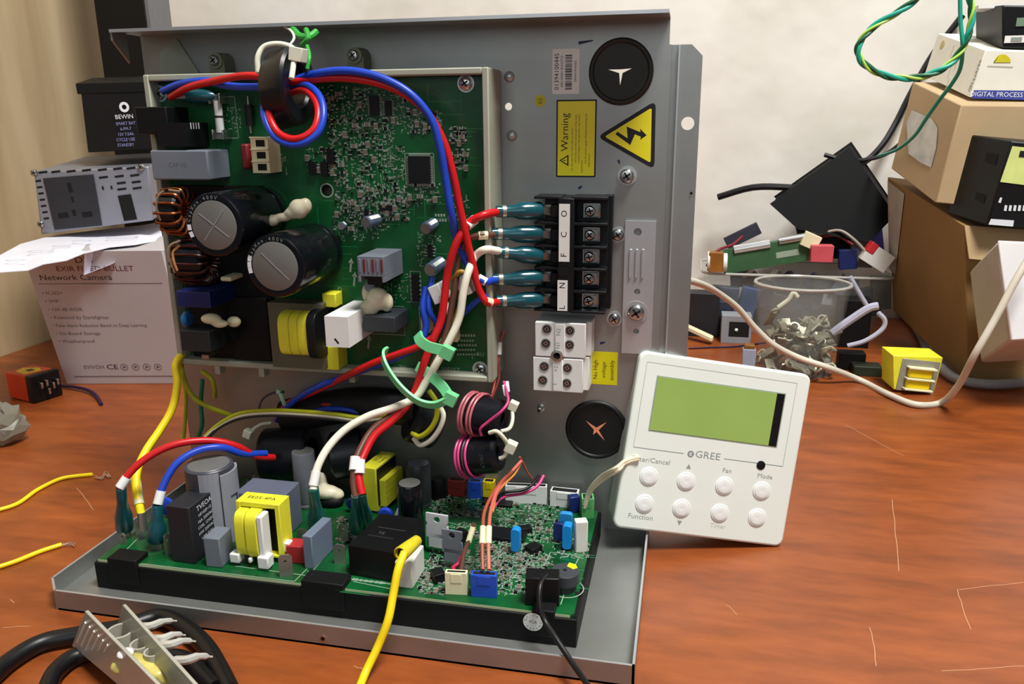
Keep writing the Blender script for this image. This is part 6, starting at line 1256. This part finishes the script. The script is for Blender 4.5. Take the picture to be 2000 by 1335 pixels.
wire1('ivory_lug','ivory plate leaning inside the cup','plate',[aY(a,b,32.2) for a,b in ((1560,680),(1575,655),(1588,635))],.55,M_cream)
# small things on the desk right
scrap('dc_jack','grey boxed jack with a dark round socket, left of the cup','connector',1437,638,34,2.6,2.4,2.0,mat('pale grey jack','#8c8f96',.5,0,.05),.05,None,lambda mb,F_,w,h,d:(mb.m(M_dark).box(F_,-w*.25,-h*.25,d/2,w*.42,h*.3,d/2+.02),mb.m(M_white).ball(F_.p(0,0,d/2),.18)))
tag(MB(M_ivory).prism(Fr(aZ(1345,640,1.2),aZ(1405,668,.4)-aZ(1345,640,1.2),V((.3,1,0))),rrect(-.5,-.4,2.9,.5,.25,4),-.2,.2).m(M_dark).build('terminal_cover',bevel=.05),'ivory plastic strip lying beside the steel side flange','plastic strip')
scrap('black_component','black block left behind the flange on the desk','component',1370,600,36,3.2,3.0,2,mat('near black plastic','#1c1c22',.5),0); scrap('black_component','bluish black block beside the jack','component',1405,615,36.5,2.4,3.0,2,mat('blue black plastic','#2a3040',.5,0,.1),0)
scrap('black_component','black plug body at the right of the cup','component',1665,625,34.5,2.6,4.0,2.2,M_blk2,.1)
# grey-white flat connectors at right of the cup
for P,lab_,w in ((((1625,650),(1660,625),(1700,600),(1715,597)),'grey flat strap angled up at the right of the cup',.35),(((1655,675),(1690,665),(1725,640),(1728,625),(1715,610)),'pale strap loop at the right of the cup',.2)):
    tag(MB(mat('pale lilac plastic','#b0b2c4',.4)).tube([aY(a,b,31-.0) for a,b in P],w,8,6).build('flat_strap'),lab_,'strap')
wire1('grey_wire','thin lilac wire slanting down behind the strap loop','wire',[aY(a,b,33) for a,b in ((1660,540),(1680,575),(1698,605))],.2,mat('pale lilac plastic','#b0b2c4',.4))
scrap('black_component','small black component cluster on the desk in front of the cup','component',1662,697,33.4,2.2,1.0,1.4,M_blk2,-.3); scrap('black_component','dark green potted block half hidden by the white cable','component',1690,733,31.8,2.3,2.0,1.6,mat('dark olive potted block','#23291c',.5,0,.2),0)
scrap('clear_plug','pale blue plug body with an amber top standing behind the controller','component',1462,700,31,1.1,1.9,1.0,mat('pale blue plastic','#9aa3b8',.35),.25,None,lambda mb,F_,w,h,d: mb.m(mat('amber plastic','#8d5a1c',.4,0,.15)).box(F_,-w*.4,h/2,-d*.4,w*.4,h/2+.35,d*.4))
wire1('cream_wire','short cream wire hooking down behind the controller','wire',[aZ(a,b,h_) for a,b,h_ in ((1500,715,.2),(1498,692,.9),(1490,684,1.0),(1482,690,.6))],.18,M_cream); wire1('violet_wire','thin violet wire lying on the desk behind the controller','wire',[aZ(a,b,.1) for a,b in ((1345,680),(1390,678),(1440,676),(1500,668))],.08,mat('dark violet insulation','#261436',.4))
# small yellow transformer
ty=thing('small_transformer','small yellow transformer with two taped windings on the desk at right','transformer',(46.5,28,0))
mb=MB(M_yel2); q,dv=pxbox(mb,[(1745,694,27),(1842,698,27.6),(1824,768,27.6),(1745,760,27)],(0,1722,676,29.5)); mb.build('taped_core',ty,bevel=.05)
TFm=Fr(q[3],q[2]-q[3],q[0]-q[3]); TFm.z=TFm.x.cross(TFm.y).normalized(); TFm.y=TFm.z.cross(TFm.x).normalized(); w_=(q[2]-q[3]).length; h_=(q[0]-q[3]).length
MB(mat('grey laminated core','#9a9a8c',.45,.3,.05)).box(TFm,.15,.0,0,w_-.1,h_-.2,.12).build('core',ty,bevel=.03)
for z0_,z1_ in ((.35,1.05),(1.25,1.95)): MB(mat('egg yellow tape','#f0d614',.4)).box(TFm,.7,z0_,.1,w_-.7,z1_,.55).build('winding',ty,bevel=.12)
for z0_ in (.22,1.08,1.98): MB(M_ivory).box(TFm,.55,z0_,.1,w_-.5,z0_+.14,.75).build('bobbin_flange',ty,bevel=.03)
# tiny crumbs on desk
# ================================================================ LIGHT
def area(name,loc,target,size,power,col,sy=None):
    L_=bpy.data.lights.new(name,'AREA'); L_.shape='RECTANGLE'; L_.size=size*S; L_.size_y=(sy or size)*S; L_.energy=power; L_.color=col
    o=bpy.data.objects.new(name,L_); bpy.context.scene.collection.objects.link(o); o.location=V(loc)*S
    o.rotation_euler=(V(target)-V(loc)).to_track_quat('-Z','Y').to_euler(); return o
area('ceiling_lamp',(62,-30,140),(16,0,8),46,33,(1,.985,.955),32)
area('front_fill',(30,-130,60),(15,0,10),110,2.9,(.9,.96,1),60)  # soft fill added behind the camera to brighten the front faces
w=bpy.data.worlds.new('room light'); bpy.context.scene.world=w; w.use_nodes=True; b=w.node_tree.nodes['Background']; b.inputs[0].default_value=(.82,.9,1,1); b.inputs[1].default_value=.1
# ================================================================ CAMERA
cd=bpy.data.cameras.new('camera'); cam=bpy.data.objects.new('camera',cd); bpy.context.scene.collection.objects.link(cam)
cd.sensor_width=36; cd.lens=FPX/2000*36; cd.clip_start=.01; cd.clip_end=50
cam.matrix_world=Matrix(((RT.x,UPV.x,-FW.x,CX*S),(RT.y,UPV.y,-FW.y,CY*S),(RT.z,UPV.z,-FW.z,CZ*S),(0,0,0,1)))
sc_=bpy.context.scene; sc_.camera=cam; sc_.view_settings.view_transform='Standard'; sc_.view_settings.look='None'; sc_.view_settings.gamma=1; sc_.view_settings.exposure=0
try: sc_.view_settings.use_curve_mapping=False
except Exception: pass
